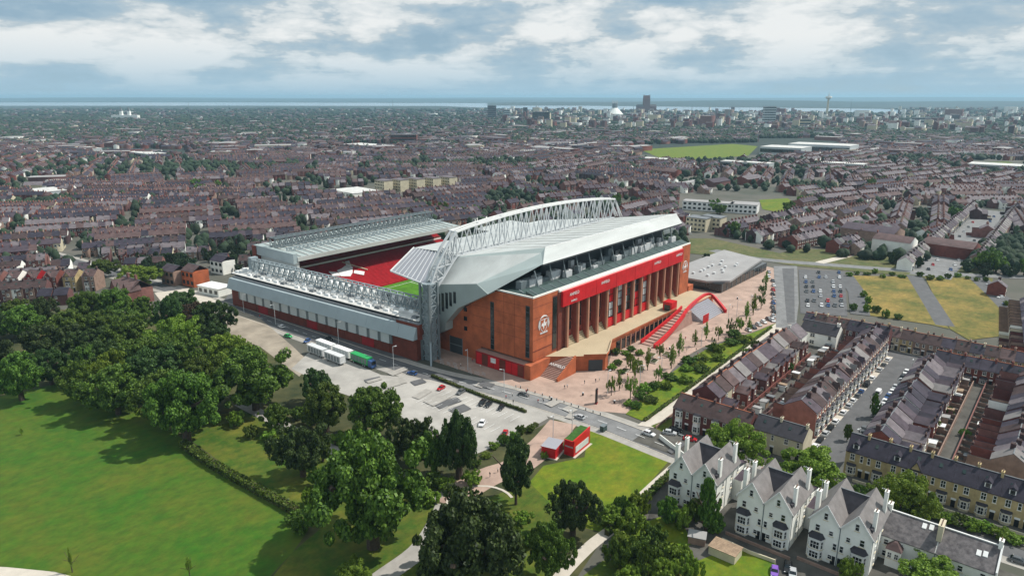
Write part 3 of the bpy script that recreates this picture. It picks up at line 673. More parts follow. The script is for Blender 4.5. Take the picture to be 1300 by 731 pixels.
def lattice(parent, p, q, h, n, w, m='steel_dark', wc=.55, depth=0, name='truss'):
    mb = MB(); p = Vector(p); q = Vector(q); nrm = Vector(((q - p).y, -(q - p).x, 0)).normalized()
    for s in ((-.5, .5) if depth else (0,)):
        o = nrm * depth * s; u = Vector((0, 0, h))
        mb.bar(p + o, q + o, wc, m); mb.bar(p + o + u, q + o + u, wc, m)
        for k in range(n):
            a = p.lerp(q, k / n) + o; b = p.lerp(q, (k + 1) / n) + o; c = a.lerp(b, .5)
            mb.bar(a + u, c, w, m); mb.bar(c, b + u, w, m); mb.bar(a, a + u, w, m)
            if depth and s < 0: mb.bar(a + u, a + u + nrm * depth, w, m); mb.bar(a + u, b + u + nrm * depth, w, m)
    o = mb.obj(name, parent); o['kind'] = 'stuff'; return o
lattice(ES, (-5.5, 50, 17.6), (-5.5, 176, 17.6), 5.2, 30, .3, 'steel_blue', .5, 3.5)
for y in (50, 176):
    mb = MB(); mb.box(-7.6, -3.4, y - 1.4, y + 1.4, 9.01, 24, 'steel_blue'); mb.obj('truss_post', ES)
mb = MB(); mb.hexa([(-3.9, 62, 0), (9, 62, 0), (9, 150, 0), (-3.9, 150, 0)], [(-3.9, 62, 11), (9, 62, 1), (9, 150, 1), (-3.9, 150, 11)], 'red_seat'); mb.obj('seating_bank', ES)

# ---- far side stand
FS = thing('far_stand', 'long far stand with rows of red seats under a truss backed grey roof', 'stand')
tier(FS, (6, 146.8), (128, 146.8), (0, 1), 33, .8, 10.5, 28)
tier(FS, (6, 181), (128, 181), (0, 1), 17, 13.0, 8, 14)
mb = MB(); mb.box(6, 128, 180.2, 180.8, 0, 13.4, 'dark_brick'); mb.box(6, 128, 179.9, 180.2, 11.6, 12.5, 'render_white'); mb.obj('balcony_front', FS)
mb = MB(); mb.box(2, 130, 198.2, 202, 0, 24.4, 'dark_brick'); mb.obj('back_wall', FS)
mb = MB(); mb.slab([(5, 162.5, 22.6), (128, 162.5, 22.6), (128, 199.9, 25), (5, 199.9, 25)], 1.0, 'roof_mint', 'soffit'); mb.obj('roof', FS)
mb = MB(); mb.box(5, 128, 161.9, 162.5, 20.6, 22.9, 'roof_white'); mb.obj('roof_fascia', FS)
mb = MB(); mb.box(2.6, 5, 162.2, 201, 19.6, 24.9, 'cladding_grey', 'roof_mint'); mb.obj('end_fascia', FS)
mb = MB(); mb.prism([(5, 163), (6.4, 163), (6.4, 200), (5, 200)], 0, 21.5, 'panel_grey'); mb.obj('end_wall', FS)
lattice(FS, (6, 187, 25), (126, 187, 25), 4.8, 34, .36, 'steel_dark', .6, 4.5)
lattice(FS, (7, 175, 23.6), (126, 175, 23.6), 2.2, 44, .3, 'steel_blue', .45, 0)
mb = MB()
for k in range(26): mb.bar((8 + k * 4.6, 163, 22.9), (8 + k * 4.6, 199, 25.2), .5, 'roof_pale', .4)
mb.obj('roof_rib', FS)
mb = MB(); mb.box(117, 124, 160.5, 162, 17, 21.5, 'panel_grey'); mb.obj('scoreboard_box', FS)
# emblem picked out in pale seats on the lower bank: a long legged bird
def onbank(x, y): k = (y - 146.8) / 33; return (x, y, .8 + 10.5 * k + .62)
mb = MB()
for poly in ([(33, 164), (38, 162), (42, 165), (46, 170), (43, 173), (39, 171), (35, 170)], [(42, 170), (46, 171), (49, 177), (46, 177)], [(29, 166), (33, 164.5), (34, 168), (30, 171)], [(46, 160), (49, 163), (44.5, 166.5), (42, 164)]):
    mb.slab([onbank(x, y) for x, y in poly], .3, 'white_paint')
for a, b in (((22, 174), (33, 156)), ((44, 177), (52, 164))): mb.bar(onbank(*a), onbank(*b), .8, 'render_cream', .5)
mb.obj('seat_emblem', FS)

# ---- stand at the far end, mostly behind the big one
KS = thing('covered_end_stand', 'far end stand half hidden behind the arched truss with plain grey roof', 'stand')
tier(KS, (126, 146), (126, 64), (1, 0), 30, .8, 15, 24)
mb = MB(); mb.box(157, 166, 58, 152, 0, 20, 'dark_brick'); mb.obj('back_wall', KS)
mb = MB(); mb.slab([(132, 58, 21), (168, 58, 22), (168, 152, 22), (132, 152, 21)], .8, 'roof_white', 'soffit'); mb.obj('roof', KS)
# ------------------------------------------------------------------ houses
WIN = {}
def window_mesh(w, h, frame='white_paint', mull=1, trans=1, sill=True, glass=True):
    key = (round(w, 2), round(h, 2), frame, mull, trans, sill, glass)
    if key in WIN: return WIN[key]
    mb = MB(); t = .11; d = .09     # local: x across, -y outwards, z up, origin bottom centre
    mb.box(-w / 2, -w / 2 + t, -d, 0, 0, h, frame); mb.box(w / 2 - t, w / 2, -d, 0, 0, h, frame); mb.box(-w / 2 + t, w / 2 - t, -d, 0, h - t, h, frame); mb.box(-w / 2 + t, w / 2 - t, -d, 0, 0, t, frame)
    for k in range(mull): x = -w / 2 + w * (k + 1) / (mull + 1); mb.box(x - .04, x + .04, -d + .015, 0, t, h - t, frame)
    if trans: mb.box(-w / 2 + t, w / 2 - t, -d + .02, 0, h * .52, h * .52 + .09, frame)
    if sill: mb.box(-w / 2 - .12, w / 2 + .12, -.2, 0, -.16, -.01, 'stone_trim')
    if glass: mb.box(-w / 2 + t, w / 2 - t, -.035, 0, t, h - t, 'glass_dark')
    WIN[key] = mb.mesh('window'); return WIN[key]
PANE = {}
def pane_mesh(w, h):
    key = (round(w, 2), round(h, 2))
    if key not in PANE: mb = MB(); mb.box(-w / 2 + .11, w / 2 - .11, -.035, 0, .11, h - .11, 'glass_dark'); PANE[key] = mb.mesh('pane')
    return PANE[key]
def window(parent, x, y, z, w, h, rz=0., split=False, **k):
    o = put(window_mesh(w, h, glass=not split, **k), 'window', parent, (x, y, z), rz)
    if split: put(pane_mesh(w, h), 'pane', o)
    return o
def roof_gable(mb, x0, x1, y0, y1, ze, zr, m, over=.3, t=.18, yr=None):
    """two slopes, ridge along x"""
    yr = (y0 + y1) / 2 if yr is None else yr
    s0 = (zr - ze) / (yr - y0); s1 = (zr - ze) / (y1 - yr)
    mb.slab([(x0, y0 - over, ze - over * s0 + t), (x1, y0 - over, ze - over * s0 + t), (x1, yr, zr + t), (x0, yr, zr + t)], t, m)
    mb.slab([(x0, yr, zr + t), (x1, yr, zr + t), (x1, y1 + over, ze - over * s1 + t), (x0, y1 + over, ze - over * s1 + t)], t, m)
    mb.bar((x0, yr, zr + t), (x1, yr, zr + t), .3, 'terracotta' if m == 'slate_2' else 'lead', .14)
def gable_walls(mb, x0, x1, y0, y1, ze, zr, m, z0=0, yr=None):
    yr = (y0 + y1) / 2 if yr is None else yr
    p = [(y0, z0), (y1, z0), (y1, ze), (yr, zr), (y0, ze)]
    mb.hexa([(x0, y, z) for y, z in p], [(x1, y, z) for y, z in p], m)
def chimney(parent, x, y, z0, z1, m, w=1.0, d=.7, pots=3):
    mb = MB(); mb.box(x - w / 2, x + w / 2, y - d / 2, y + d / 2, z0, z1, m); mb.box(x - w / 2 - .08, x + w / 2 + .08, y - d / 2 - .08, y + d / 2 + .08, z1, z1 + .18, m)
    for k in range(pots):
        if w >= d: mb.cyl(x - w / 2 + w * (k + .5) / pots, y, z1 + .18, z1 + .65, .13, 'brick_4', 6, .1)
        else: mb.cyl(x, y - d / 2 + d * (k + .5) / pots, z1 + .18, z1 + .65, .13, 'brick_4', 6, .1)
    return mb.obj('chimney', parent)

def terrace_house(w, d, he, hr, wall='brick_0', roof='slate_0', storeys=2, bay=0, rear=0, door='paint_black', front=True, back=True, trim='stone_trim', rear_roof=None, dormer=0, mirror=False, attic_gable=False):
    """prototype terrace house, front on local -y; returns its root"""
    root = bpy.data.objects.new('terraced_house', None); COL.objects.link(root)
    e = .012
    mb = MB(); gable_walls(mb, e, w - e, 0, d, he, hr, wall)
    mb.box(e, w - e, -.08, 0, he - .35, he - .1, trim); mb.obj('wall', root)
    mb = MB(); roof_gable(mb, e, w - e, 0, d, he, hr, roof); ro = mb.obj('roof', root)
    chimney(ro, w - .5, d / 2 + (.6 if mirror else -.2), hr - .9, hr + .95, 'brick_5' if wall[:5] == 'brick' else wall, .6, 1.3, 3)
    mb = MB(); mb.box(w * .3, w * .3 + .8, d * .2, d * .2 + 1.0, 0, .1, 'lead')
    sl = (hr - he) / (d / 2)
    me = MB(); yy = d * .24; me.hexa([(w * .3, yy, he + yy * sl + .16), (w * .3 + .8, yy, he + yy * sl + .16), (w * .3 + .8, yy + .9, he + (yy + .9) * sl + .16), (w * .3, yy + .9, he + (yy + .9) * sl + .16)],
        [(w * .3, yy, he + yy * sl + .30), (w * .3 + .8, yy, he + yy * sl + .30), (w * .3 + .8, yy + .9, he + (yy + .9) * sl + .30), (w * .3, yy + .9, he + (yy + .9) * sl + .30)], 'glass_green')
    if w > 4.9: me.obj('roof_light', ro)
    fh = he / storeys
    if front:
        dx = w * .82 if not mirror else w * .18; wx = w * .36 if not mirror else w * .64
        mb = MB(); mb.box(dx - .5, dx + .5, -.07, 0, .1, 2.2, door); mb.box(dx - .62, dx + .62, -.11, 0, 2.2, 2.75, 'white_paint'); mb.obj('door', root)
        for s in range(storeys):
            z = s * fh + fh * .30; h = fh * .56
            if bay and s < bay:
                if s == 0:
                    b = MB(); b.prism([(wx - 1.25, 0), (wx - .75, -.85), (wx + .75, -.85), (wx + 1.25, 0)], 0, fh * bay - .35, 'render_cream' if trim == 'stone_trim' else trim); b.hexa([(wx - 1.4, 0, fh * bay - .35), (wx - .85, -1.0, fh * bay - .35), (wx + .85, -1.0, fh * bay - .35), (wx + 1.4, 0, fh * bay - .35)], [(wx - 1.2, 0, fh * bay + .2), (wx - .5, -.3, fh * bay + .1), (wx + .5, -.3, fh * bay + .1), (wx + 1.2, 0, fh * bay + .2)], 'slate_dark'); bo = b.obj('bay_window', root)
                window(bo, wx, -.86, z - .15, 1.35, h, mull=1)
                window(bo, wx + 1.02, -.44, z - .15, .7, h, rz=math.atan2(.85, .5), mull=0)
                window(bo, wx - 1.02, -.44, z - .15, .7, h, rz=-math.atan2(.85, .5), mull=0)
            else: window(root, wx, 0, z, 1.25, h)
            if s > 0: window(root, dx, 0, z, .85, h, mull=0)
    if attic_gable:
        g = MB(); p = [(w * .12, he - .1), (w * .62, he - .1), (w * .37, he + 2.3)]
        g.hexa([(x, -.06, z) for x, z in p], [(x, 1.9, z) for x, z in p], wall)
        for a, b in ((p[0], p[2]), (p[2], p[1])): g.bar((a[0], .9, a[1] + .14), (b[0], .9, b[1] + .14), 2.3, roof, .14)
        gg = g.obj('attic_gable', ro); 
    if dormer:
        g = MB(); x0, x1 = w * .3, w * .3 + 1.5; zb = he + .9
        g.hexa([(x0, .75, zb - .3), (x1, .75, zb - .3), (x1, 2.6, zb - .3), (x0, 2.6, zb - .3)], [(x0, .75, zb + 1.2), (x1, .75, zb + 1.2), (x1, 2.6, zb + 1.2), (x0, 2.6, zb + 1.2)], 'white_paint')
        xm = (x0 + x1) / 2; g.hexa([(x0 - .2, .55, zb + 1.2), (x1 + .2, .55, zb + 1.2), (x1 + .2, 3.4, zb + 1.2), (x0 - .2, 3.4, zb + 1.2)], [(xm - .05, .55, zb + 2.0), (xm + .05, .55, zb + 2.0), (xm + .05, 3.4, zb + 2.0), (xm - .05, 3.4, zb + 2.0)], roof)
        g.box(x0 + .25, x1 - .25, .70, .75, zb - .05, zb + 1.05, 'glass_dark'); g.obj('dormer', ro)
    if back:
        for s in range(storeys):
            z = s * fh + fh * .32
            window(root, w * .8, d, z, 1.0, fh * .5, rz=math.pi)
    if rear:
        rw = w * .54; hh = min(he * .86, 5.6); hr2 = hh + 1.5
        b = MB(); p = [(0.02, 0), (rw, 0), (rw, hh), (.02, hr2)]
        b.hexa([(x, d, z) for x, z in p], [(x, d + rear, z) for x, z in p], wall); b.hexa([(0.02, d, hr2), (rw + .25, d, hh - .1), (rw + .25, d + rear + .15, hh - .1), (.02, d + rear + .15, hr2)], [(0.02, d, hr2 + .2), (rw + .25, d, hh + .1), (rw + .25, d + rear + .15, hh + .1), (.02, d + rear + .15, hr2 + .2)], rear_roof or roof); ro2 = b.obj('rear_wing', root)
        window(ro2, rw, d + rear * .35, 3.1, 1.0, 1.5, rz=math.pi / 2); window(ro2, rw, d + rear * .75, .9, 1.0, 1.5, rz=math.pi / 2); window(ro2, rw * .5, d + rear, 3.1, 1.0, 1.5, rz=math.pi)
        chimney(ro2, .5, d + rear - .45, hr2 - .6, hr2 + .7, 'brick_5', .7, .5, 2)
        y = MB(); y.box(w - .14, w - .02, d, d + rear + 3, 0, 1.5, 'brick_4'); y.box(.02, w - .14, d + rear + 2.9, d + rear + 3, 0, 1.5, 'brick_5'); y.obj('yard_wall', root)
    return root
def terrace(proto, n, start, rz, step, label, cat, group, walls=None, roofs=None, base_wall=None, base_roof=None, hj=0.):
    """copies along local x from start; label(i) names each house"""
    out = []
    for i in range(n):
        o = copy_tree(proto); c, s = math.cos(rz), math.sin(rz)
        o.location = (start[0] + c * step * i, start[1] + s * step * i, 0); o.rotation_euler = (0, 0, rz)
        o.scale.z = 1 + random.uniform(-hj, hj)
        tag(o, label(i), cat, group)
        t = {}
        if walls: t[base_wall] = M[random.choice(walls)]
        if roofs: t[base_roof] = M[random.choice(roofs)]
        if t: recolour(o, t)
        for c in list(KIDS.get(o.as_pointer(), [])):
            if (c.name.startswith('rear_wing') and random.random() < .16) or (c.name.startswith('roof') and False): drop(c); KIDS[o.as_pointer()].remove(c)
            elif c.name.startswith('roof'):
                for g in list(KIDS.get(c.as_pointer(), [])):
                    if g.name.startswith('attic_gable') and random.random() < .45 or g.name.startswith('roof_light') and random.random() < .5: KIDS[c.as_pointer()].remove(g); drop(g)
                    elif g.name.startswith('chimney'): g.scale.z = random.uniform(.97, 1.03); g.location.y = random.uniform(-.8, .8)
            elif c.name.startswith('rear_wing'): c.scale.y = random.uniform(.97, 1.0); c.scale.z = random.uniform(.82, 1.05)
        out.append(o)
    return out
def drop(root):
    for c in KIDS.pop(root.as_pointer(), []): drop(c)
    bpy.data.objects.remove(root)

# --- white villas, each a pair of gabled houses
def villa(loc, width, label, depth=17, tree_side=False):
    t = thing('villa', label, 'house', loc, -math.pi / 2, 'white gabled villas beside the meadow')   # local x runs to the right along the front, y into the plot
    w = width; h = w / 2; ze, zr = 10.1, 14.6; GD = 15.0
    mb = MB()
    for g in (0, 1):
        x0, x1 = g * h, (g + 1) * h; p = [(x0, 0), (x1, 0), (x1, ze), ((x0 + x1) / 2, zr), (x0, ze)]
        mb.hexa([(x, 0, z) for x, z in p], [(x, GD, z) for x, z in p], 'render_white')
    mb.box(.6, w - .6, GD, GD + 7, 0, 6.5, 'render_white'); mb.box(w / 2 - .09, w / 2 + .09, -.12, 0, 0, ze, 'steel_dark'); mb.obj('wall', t)
    mb = MB(); tt = .22
    for g in (0, 1):
        x0, x1 = g * h, (g + 1) * h; xm = (x0 + x1) / 2; s = (zr - ze) / (h / 2); ol = .45 if g == 0 else 0; orr = .45 if g == 1 else 0
        mb.slab([(x0 - ol, -.35, ze - ol * s + tt), (xm, -.35, zr + tt), (xm, GD + .2, zr + tt), (x0 - ol, GD + .2, ze - ol * s + tt)], tt, 'slate_lilac', 'soffit')
        mb.slab([(xm, -.35, zr + tt), (x1 + orr, -.35, ze - orr * s + tt), (x1 + orr, GD + .2, ze - orr * s + tt), (xm, GD + .2, zr + tt)], tt, 'slate_lilac', 'soffit')
    mb.slab([(.4, GD, 9.0), (w - .4, GD, 9.0), (w - .4, GD + 7.4, 6.6), (.4, GD + 7.4, 6.6)], tt, 'slate_1')
    ro = mb.obj('roof', t)
    # cross roof behind the twin gables closing the valley
    mb = MB(); roof_gable(mb, h / 2, w - h / 2, 6.5, 13.5, 10.6, zr - .2, 'slate_dark', over=0); mb.obj('valley_roof', ro)
    for g in (0, 1):
        x0, x1 = g * h, (g + 1) * h; xm = (x0 + x1) / 2
        b = MB()
        for a, c in (((x0 - .3, ze - .2), (xm, zr + .1)), ((xm, zr + .1), (x1 + .3 if g else x1, ze - .2 if g else ze))): b.bar((a[0], -.40, a[1]), (c[0], -.40, c[1]), .1, 'white_paint', .3)
        b.obj('bargeboard', ro)
        bx = x0 + (1.9 if g == 0 else h - 2.3)
        # two storey bay with hipped canopy
        b = MB(); b.prism([(bx - 1.65, 0), (bx - 1.15, -1.1), (bx + 1.15, -1.1), (bx + 1.65, 0)], 0, 5.9, 'white_paint'); bo = b.obj('bay_window', t)
        c = MB(); c.hexa([(bx - 1.95, 0, 5.9), (bx - 1.35, -1.45, 5.9), (bx + 1.35, -1.45, 5.9), (bx + 1.95, 0, 5.9)], [(bx - 1.2, 0, 7.0), (bx - .6, -.25, 6.9), (bx + .6, -.25, 6.9), (bx + 1.2, 0, 7.0)], 'slate_dark'); c.obj('canopy', bo)
        for z, hh in ((.7, 1.8), (3.2, 2.0)):
            window(bo, bx, -1.1, z, 2.1, hh, mull=2); 
            for q in (-1, 1): window(bo, bx + q * 1.41, -.54, z, .85, hh, rz=q * math.atan2(1.1, .5), mull=0)
        for x, z, ww, hh in ((xm, 10.8, .95, 1.8), (xm + (-1.5 if g == 0 else 1.4), 7.3, 1.1, 1.8), (xm + (1.5 if g == 0 else -1.5), 7.2, 1.0, 1.3), (x1 - .75 if g == 0 else x0 + .75, 3.9, .9, 1.8), (x1 - 1.5 if g == 0 else x0 + 1.6, 1.2, 1.0, 1.2)):
            window(t, x, 0, z, ww, hh, split=True, frame='white_paint', mull=0)
        dx = x1 - .8 if g == 0 else x0 + .7
        d = MB(); d.box(dx - .5, dx + .5, -.08, 0, .1, 2.3, 'paint_black'); d.obj('door', t)
    for y in (3.0, 8.5, 12.5):
        chimney(ro, w - .55 if y != 8.5 else .55, y, ze - 1.2, zr + (.9 if y < 12 else 1.4), 'render_white', .75, 1.25, 4)
        for z in (1.2, 4.4, 7.2): window(t, w, y + 1.6, z, .9, 1.5, rz=math.pi / 2, mull=0)
    chimney(ro, .5, 3.2, ze - 1, zr + 1.2, 'render_white', .9, 1.4, 4)
    b = MB(); b.box(w - .1, w + 2.2, GD - 3.2, GD + 3, 0, 6.2, 'render_white', 'slate_1'); b.obj('side_wing', t)
    b = MB(); b.hexa([(w - 1.8, 1.0, ze + .4), (w - .4, 1.0, ze - .2), (w - .4, 3.0, ze - .2), (w - 1.8, 3.0, ze + .4)], [(w - 1.8, 1.0, ze + 2.0), (w - .4, 1.0, ze + 1.6), (w - .4, 3.0, ze + 1.6), (w - 1.8, 3.0, ze + 2.0)], 'slate_dark'); b.obj('dormer', ro)
    b = MB(); b.box(-1, w + 1.6, -3.4, -3.1, 0, .9, 'brick_4'); b.obj('garden_wall', t)
    for gy in (-.42, w + .34):
        b = MB(); b.box(gy, gy + .12, -.3, GD, ze - .55, ze - .43, 'steel_dark'); b.obj('gutter', ro)
    for gx, gy in ((-.1, .4), (w, .4), (w, 6.5), (w, 11)):
        b = MB(); b.box(gx, gx + .1, gy, gy + .1, 0, ze - .5, 'steel_dark'); b.obj('drainpipe', t)
    for gx, gy in ((.6, 4.4), (w - .6, 9.6)):
        b = MB(); b.bar((gx, gy, zr + .6), (gx, gy, zr + 3.6), .06, 'steel'); b.bar((gx - .7, gy, zr + 3.4), (gx + .7, gy, zr + 3.4), .05, 'steel')
        for k in range(4): b.bar((gx - .6 + k * .4, gy - .3, zr + 3.4), (gx - .6 + k * .4, gy + .3, zr + 3.4), .04, 'steel')
        b.obj('aerial', ro)
    for gx in (-1.0, w + .6):
        b = MB(); b.box(gx, gx + .6, -2.6, -2.0, 0, 1.1, 'deck_green'); b.obj('bin', t) if False else None
    return t
villa((-43.5, -80.4, 0), 13.0, 'white gabled pair of villas nearest the red kiosks, conifer against its front', depth=17)
villa((-44.5, -99.5, 0), 13.2, 'white gabled pair of villas standing between two other white pairs', depth=17)
villa((-43.0, -116.4, 0), 13.4, 'white gabled pair of villas next to the long slate roofed building', depth=17)

# --- long white building at the corner
t = thing('long_house', 'long two storey white rendered building under one patchy slate roof', 'house', (-33, -129.4, 0), -math.pi / 2)
mb = MB(); gable_walls(mb, 0, 23, 0, 12, 6.2, 9.6, 'render_white'); mb.obj('wall', t)
mb = MB(); roof_gable(mb, .25, 11.3, 0, 12, 6.2, 9.6, 'slate_patchy'); roof_gable(mb, 11.5, 22.7, 0, 12, 6.2, 9.6, 'slate_patchy'); ro = mb.obj('roof', t)
mb = MB()
for s in (0, 1): mb.bar((22.85, 0 if s == 0 else 12, 6.5), (22.85, 6, 10.0), .35, 'white_paint', .5)
mb.bar((0, 6, 9.9), (22.7, 6, 9.9), .35, 'white_paint', .22); mb.obj('parapet', ro)
chimney(ro, 11.4, 4.2, 7.5, 11.6, 'render_cream', 1.0, 3.4, 5); chimney(ro, .5, 6, 8, 11.4, 'render_white', .9, 1.6, 3); chimney(ro, 22.5, 6, 8.5, 11.2, 'render_white', .8, 1.4, 3)
for x, y in ((7.6, 4.2), (18.6, 2.4), (9.0, 4.4), (19.8, 2.6)):
    z = 6.2 + y * .567 + .2; mb = MB(); mb.hexa([(x, y, z), (x + .9, y, z), (x + .9, y + 1.2, z + .68), (x, y + 1.2, z + .68)], [(x, y, z + .14), (x + .9, y, z + .14), (x + .9, y + 1.2, z + .82), (x, y + 1.2, z + .82)], 'white_paint'); mb.obj('roof_light', ro)
for x in (1.6, 4.6, 9.4, 13.2, 16.4, 20.6):
    for z in (.9, 3.9): window(t, x, 0, z, 1.1, 1.5, split=True, mull=0)
mb = MB(); mb.box(2.2, 5.2, -2.4, 0, 0, 4.6, 'render_white'); mb.hexa([(2, -2.7, 4.6), (5.4, -2.7, 4.6), (5.4, 0, 4.6), (2, 0, 4.6)], [(3.4, -1.2, 6.0), (4.0, -1.2, 6.0), (4.0, 0, 6.0), (3.4, 0, 6.0)], 'slate_5'); po = mb.obj('porch', t)
window(po, 3.0, -2.4, 2.4, .9, 1.5); window(po, 4.4, -2.4, 2.4, .9, 1.5)
mb = MB(); mb.box(11.3, 11.45, -.12, 0, 0, 6.2, 'steel_dark'); mb.obj('drainpipe', t)

# --- yellow brick terrace
YG = 'yellow brick terrace facing the villas'
def yl(i): return 'yellow brick terraced house facing the villas, %s from the parked car street' % ORD[i]
P1 = terrace_house(5.25, 9, 7.4, 11, 'yellow_brick', 'slate_4', 2, 1, 0, dormer=1, back=False)
P2 = terrace_house(5.25, 9, 7.4, 11, 'yellow_brick', 'slate_4', 2, 1, 0, dormer=0, back=False, mirror=True)
P3 = terrace_house(5.25, 9, 7.4, 11, 'yellow_brick', 'slate_4', 2, 1, 0, attic_gable=True, back=False)
for i in range(9):
    o = copy_tree((P1, P2, P1, P3, P2, P2, P1, P1, P2)[i]); o.location = (2, -112.6 - 5.25 * i, 0); o.rotation_euler = (0, 0, -math.pi / 2); tag(o, yl(i), 'house', YG)
for p in (P1, P2, P3): drop(p)

# --- corner block with brown roof, facing the main road
BP = terrace_house(6.2, 11, 7.0, 10.0, 'brick_1', 'slate_2', 2, 2, 0, trim='white_paint')
for i, lab in enumerate(('dark red brick corner house with white two storey bays, beside the pale path', 'dark red brick house with brown roof, second from the pale path', 'dark red brick house with brown roof, behind the light green tree', 'dark red brick house with brown roof, next to the black slate pair')):
    o = copy_tree(BP); o.location = (-3, -60.8 - 6.2 * i, 0); o.rotation_euler = (0, 0, -math.pi / 2); tag(o, lab, 'house', 'brown roofed brick block on the main road')
drop(BP)
BP = terrace_house(7.6, 9, 6.6, 9.6, 'render_cream', 'slate_dark', 2, 0, 0)
for i, lab in enumerate(('cream fronted house with black slate roof, left half of its pair', 'cream fronted house with black slate roof, right half of its pair by the parked cars')):
    o = copy_tree(BP); o.location = (0, -86.2 - 7.6 * i, 0); o.rotation_euler = (0, 0, -math.pi / 2); tag(o, lab, 'house', 'black roofed pair on the main road')
drop(BP)

BRK = ['brick_0', 'brick_0', 'brick_2', 'brick_3', 'brick_1', 'brick_0']; ROOFS = ['slate_0', 'slate_1', 'slate_2', 'slate_3', 'slate_5', 'slate_1', 'slate_lilac', 'slate_2']
# --- row A: tall red brick terrace along the street of parked cars
PA_ = terrace_house(5.35, 10, 8.8, 12.0, 'brick_6', 'slate_1', 3, 2, 5.5, trim='white_paint', attic_gable=True)
terrace(PA_, 18, (18, -99.4), 0, 5.36, lambda i: 'tall red brick house left of the parked car street, %s from the villa end' % ORD[i], 'house', 'tall red brick terrace by the parked cars', ['brick_6', 'brick_6', 'brick_2', 'brick_0', 'brick_4'], ['slate_2', 'slate_2', 'slate_5', 'slate_1', 'slate_3', 'slate_lilac'], 'brick_6', 'slate_1', .03)
# --- row B: terrace facing the boulevard, seen from its back yards
PB_ = terrace_house(5.6, 9.6, 7.6, 10.8, 'brick_3', 'slate_2', 2, 1, 5.0, trim='white_paint')
terrace(PB_, 14, (91, -60.2), math.pi, 5.62, lambda i: 'brick terraced house between boulevard and back yards, %s from its far end' % ORD[i], 'house', 'brick terrace beside the boulevard', BRK + ['render_cream'], ROOFS + ['slate_2', 'slate_5'], 'brick_3', 'slate_2', .05)
drop(PB_)
PW = terrace_house(9, 10, 6.5, 10.2, 'render_white', 'slate_3', 2, 0, 0)
o = copy_tree(PW); o.location = (102, -60.4, 0); o.rotation_euler = (0, 0, math.pi); tag(o, 'white rendered gabled house at the far end of the boulevard terrace', 'house')
o = copy_tree(PW); o.location = (106, -66, 0); o.rotation_euler = (0, 0, -math.pi / 2); o.scale = (1.7, 1, .95); tag(o, 'white walled house with long black roof, behind the boulevard terrace', 'house'); recolour(o, {'slate_3': M['slate_dark']})
drop(PW)
PF = terrace_house(5.4, 9, 8.2, 11.2, 'brick_1', 'slate_4', 2, 0, 0, trim='white_paint')
for i in range(3):
    o = copy_tree(PF); o.location = (113, -83 - 5.4 * i, 0); o.rotation_euler = (0, 0, -math.pi / 2); tag(o, 'dark red brick house closing the back yards, %s from the left' % ORD[i], 'house', 'dark brick houses closing the yards')
drop(PF)
# --- row C and D: terraces on the right, rear wings towards each other across the alley
PC = terrace_house(5.1, 9.5, 6.4, 9.6, 'brick_2', 'slate_0', 2, 1, 6.0, trim='white_paint')
terrace(PC, 16, (99, -113.4), math.pi, 5.12, lambda i: 'slate roofed terraced house right of the parked car street, %s from its far end' % ORD[i], 'house', 'terrace right of the parked cars', BRK + ['render_white', 'render_cream', 'brick_4'], ['slate_0', 'slate_1', 'slate_3', 'slate_4', 'slate_3', 'slate_lilac'], 'brick_2', 'slate_0', .06)
terrace(PC, 17, (24, -154.6), 0, 5.12, lambda i: 'slate roofed terraced house beyond the back alley, %s from the yellow terrace' % ORD[i], 'house', 'terrace beyond the back alley', BRK + ['brick_4', 'render_white'], ['slate_0', 'slate_1', 'slate_3', 'slate_4', 'slate_5', 'slate_2', 'slate_lilac'], 'brick_2', 'slate_0', .06)
terrace(PC, 14, (104, -166), math.pi, 5.12, lambda i: 'slate roofed house in the rightmost terrace row, %s from its far end' % ORD[i], 'house', 'rightmost terrace', BRK, ROOFS, 'brick_2', 'slate_0', .06)
drop(PC)
# --- row E: long low terrace across the top
PE = terrace_house(5.0, 8.5, 5.8, 8.7, 'render_cream', 'slate_2', 2, 1, 4.5, trim='stone_trim')
terrace(PE, 22, (122.5, -62), -math.pi / 2, 5.02, lambda i: 'low cream fronted house before the dry field, %s from the avenue end' % ORD[i], 'house', 'long cream terrace before the dry field', ['render_cream', 'render_cream', 'yellow_brick', 'brick_4', 'brick_0'], ['slate_2', 'slate_0', 'slate_2', 'slate_5', 'slate_4'], 'render_cream', 'slate_2', .04)
terrace(PE, 8, (103, -118), -math.pi / 2, 5.02, lambda i: 'dark roofed house backing onto the cream terrace, %s from the car street' % ORD[i], 'house', 'dark roofs behind the car street', BRK, ['slate_4', 'slate_0'], 'render_cream', 'slate_2', .04)
drop(PE); drop(PA_)
NEAR_HOUSES = 140
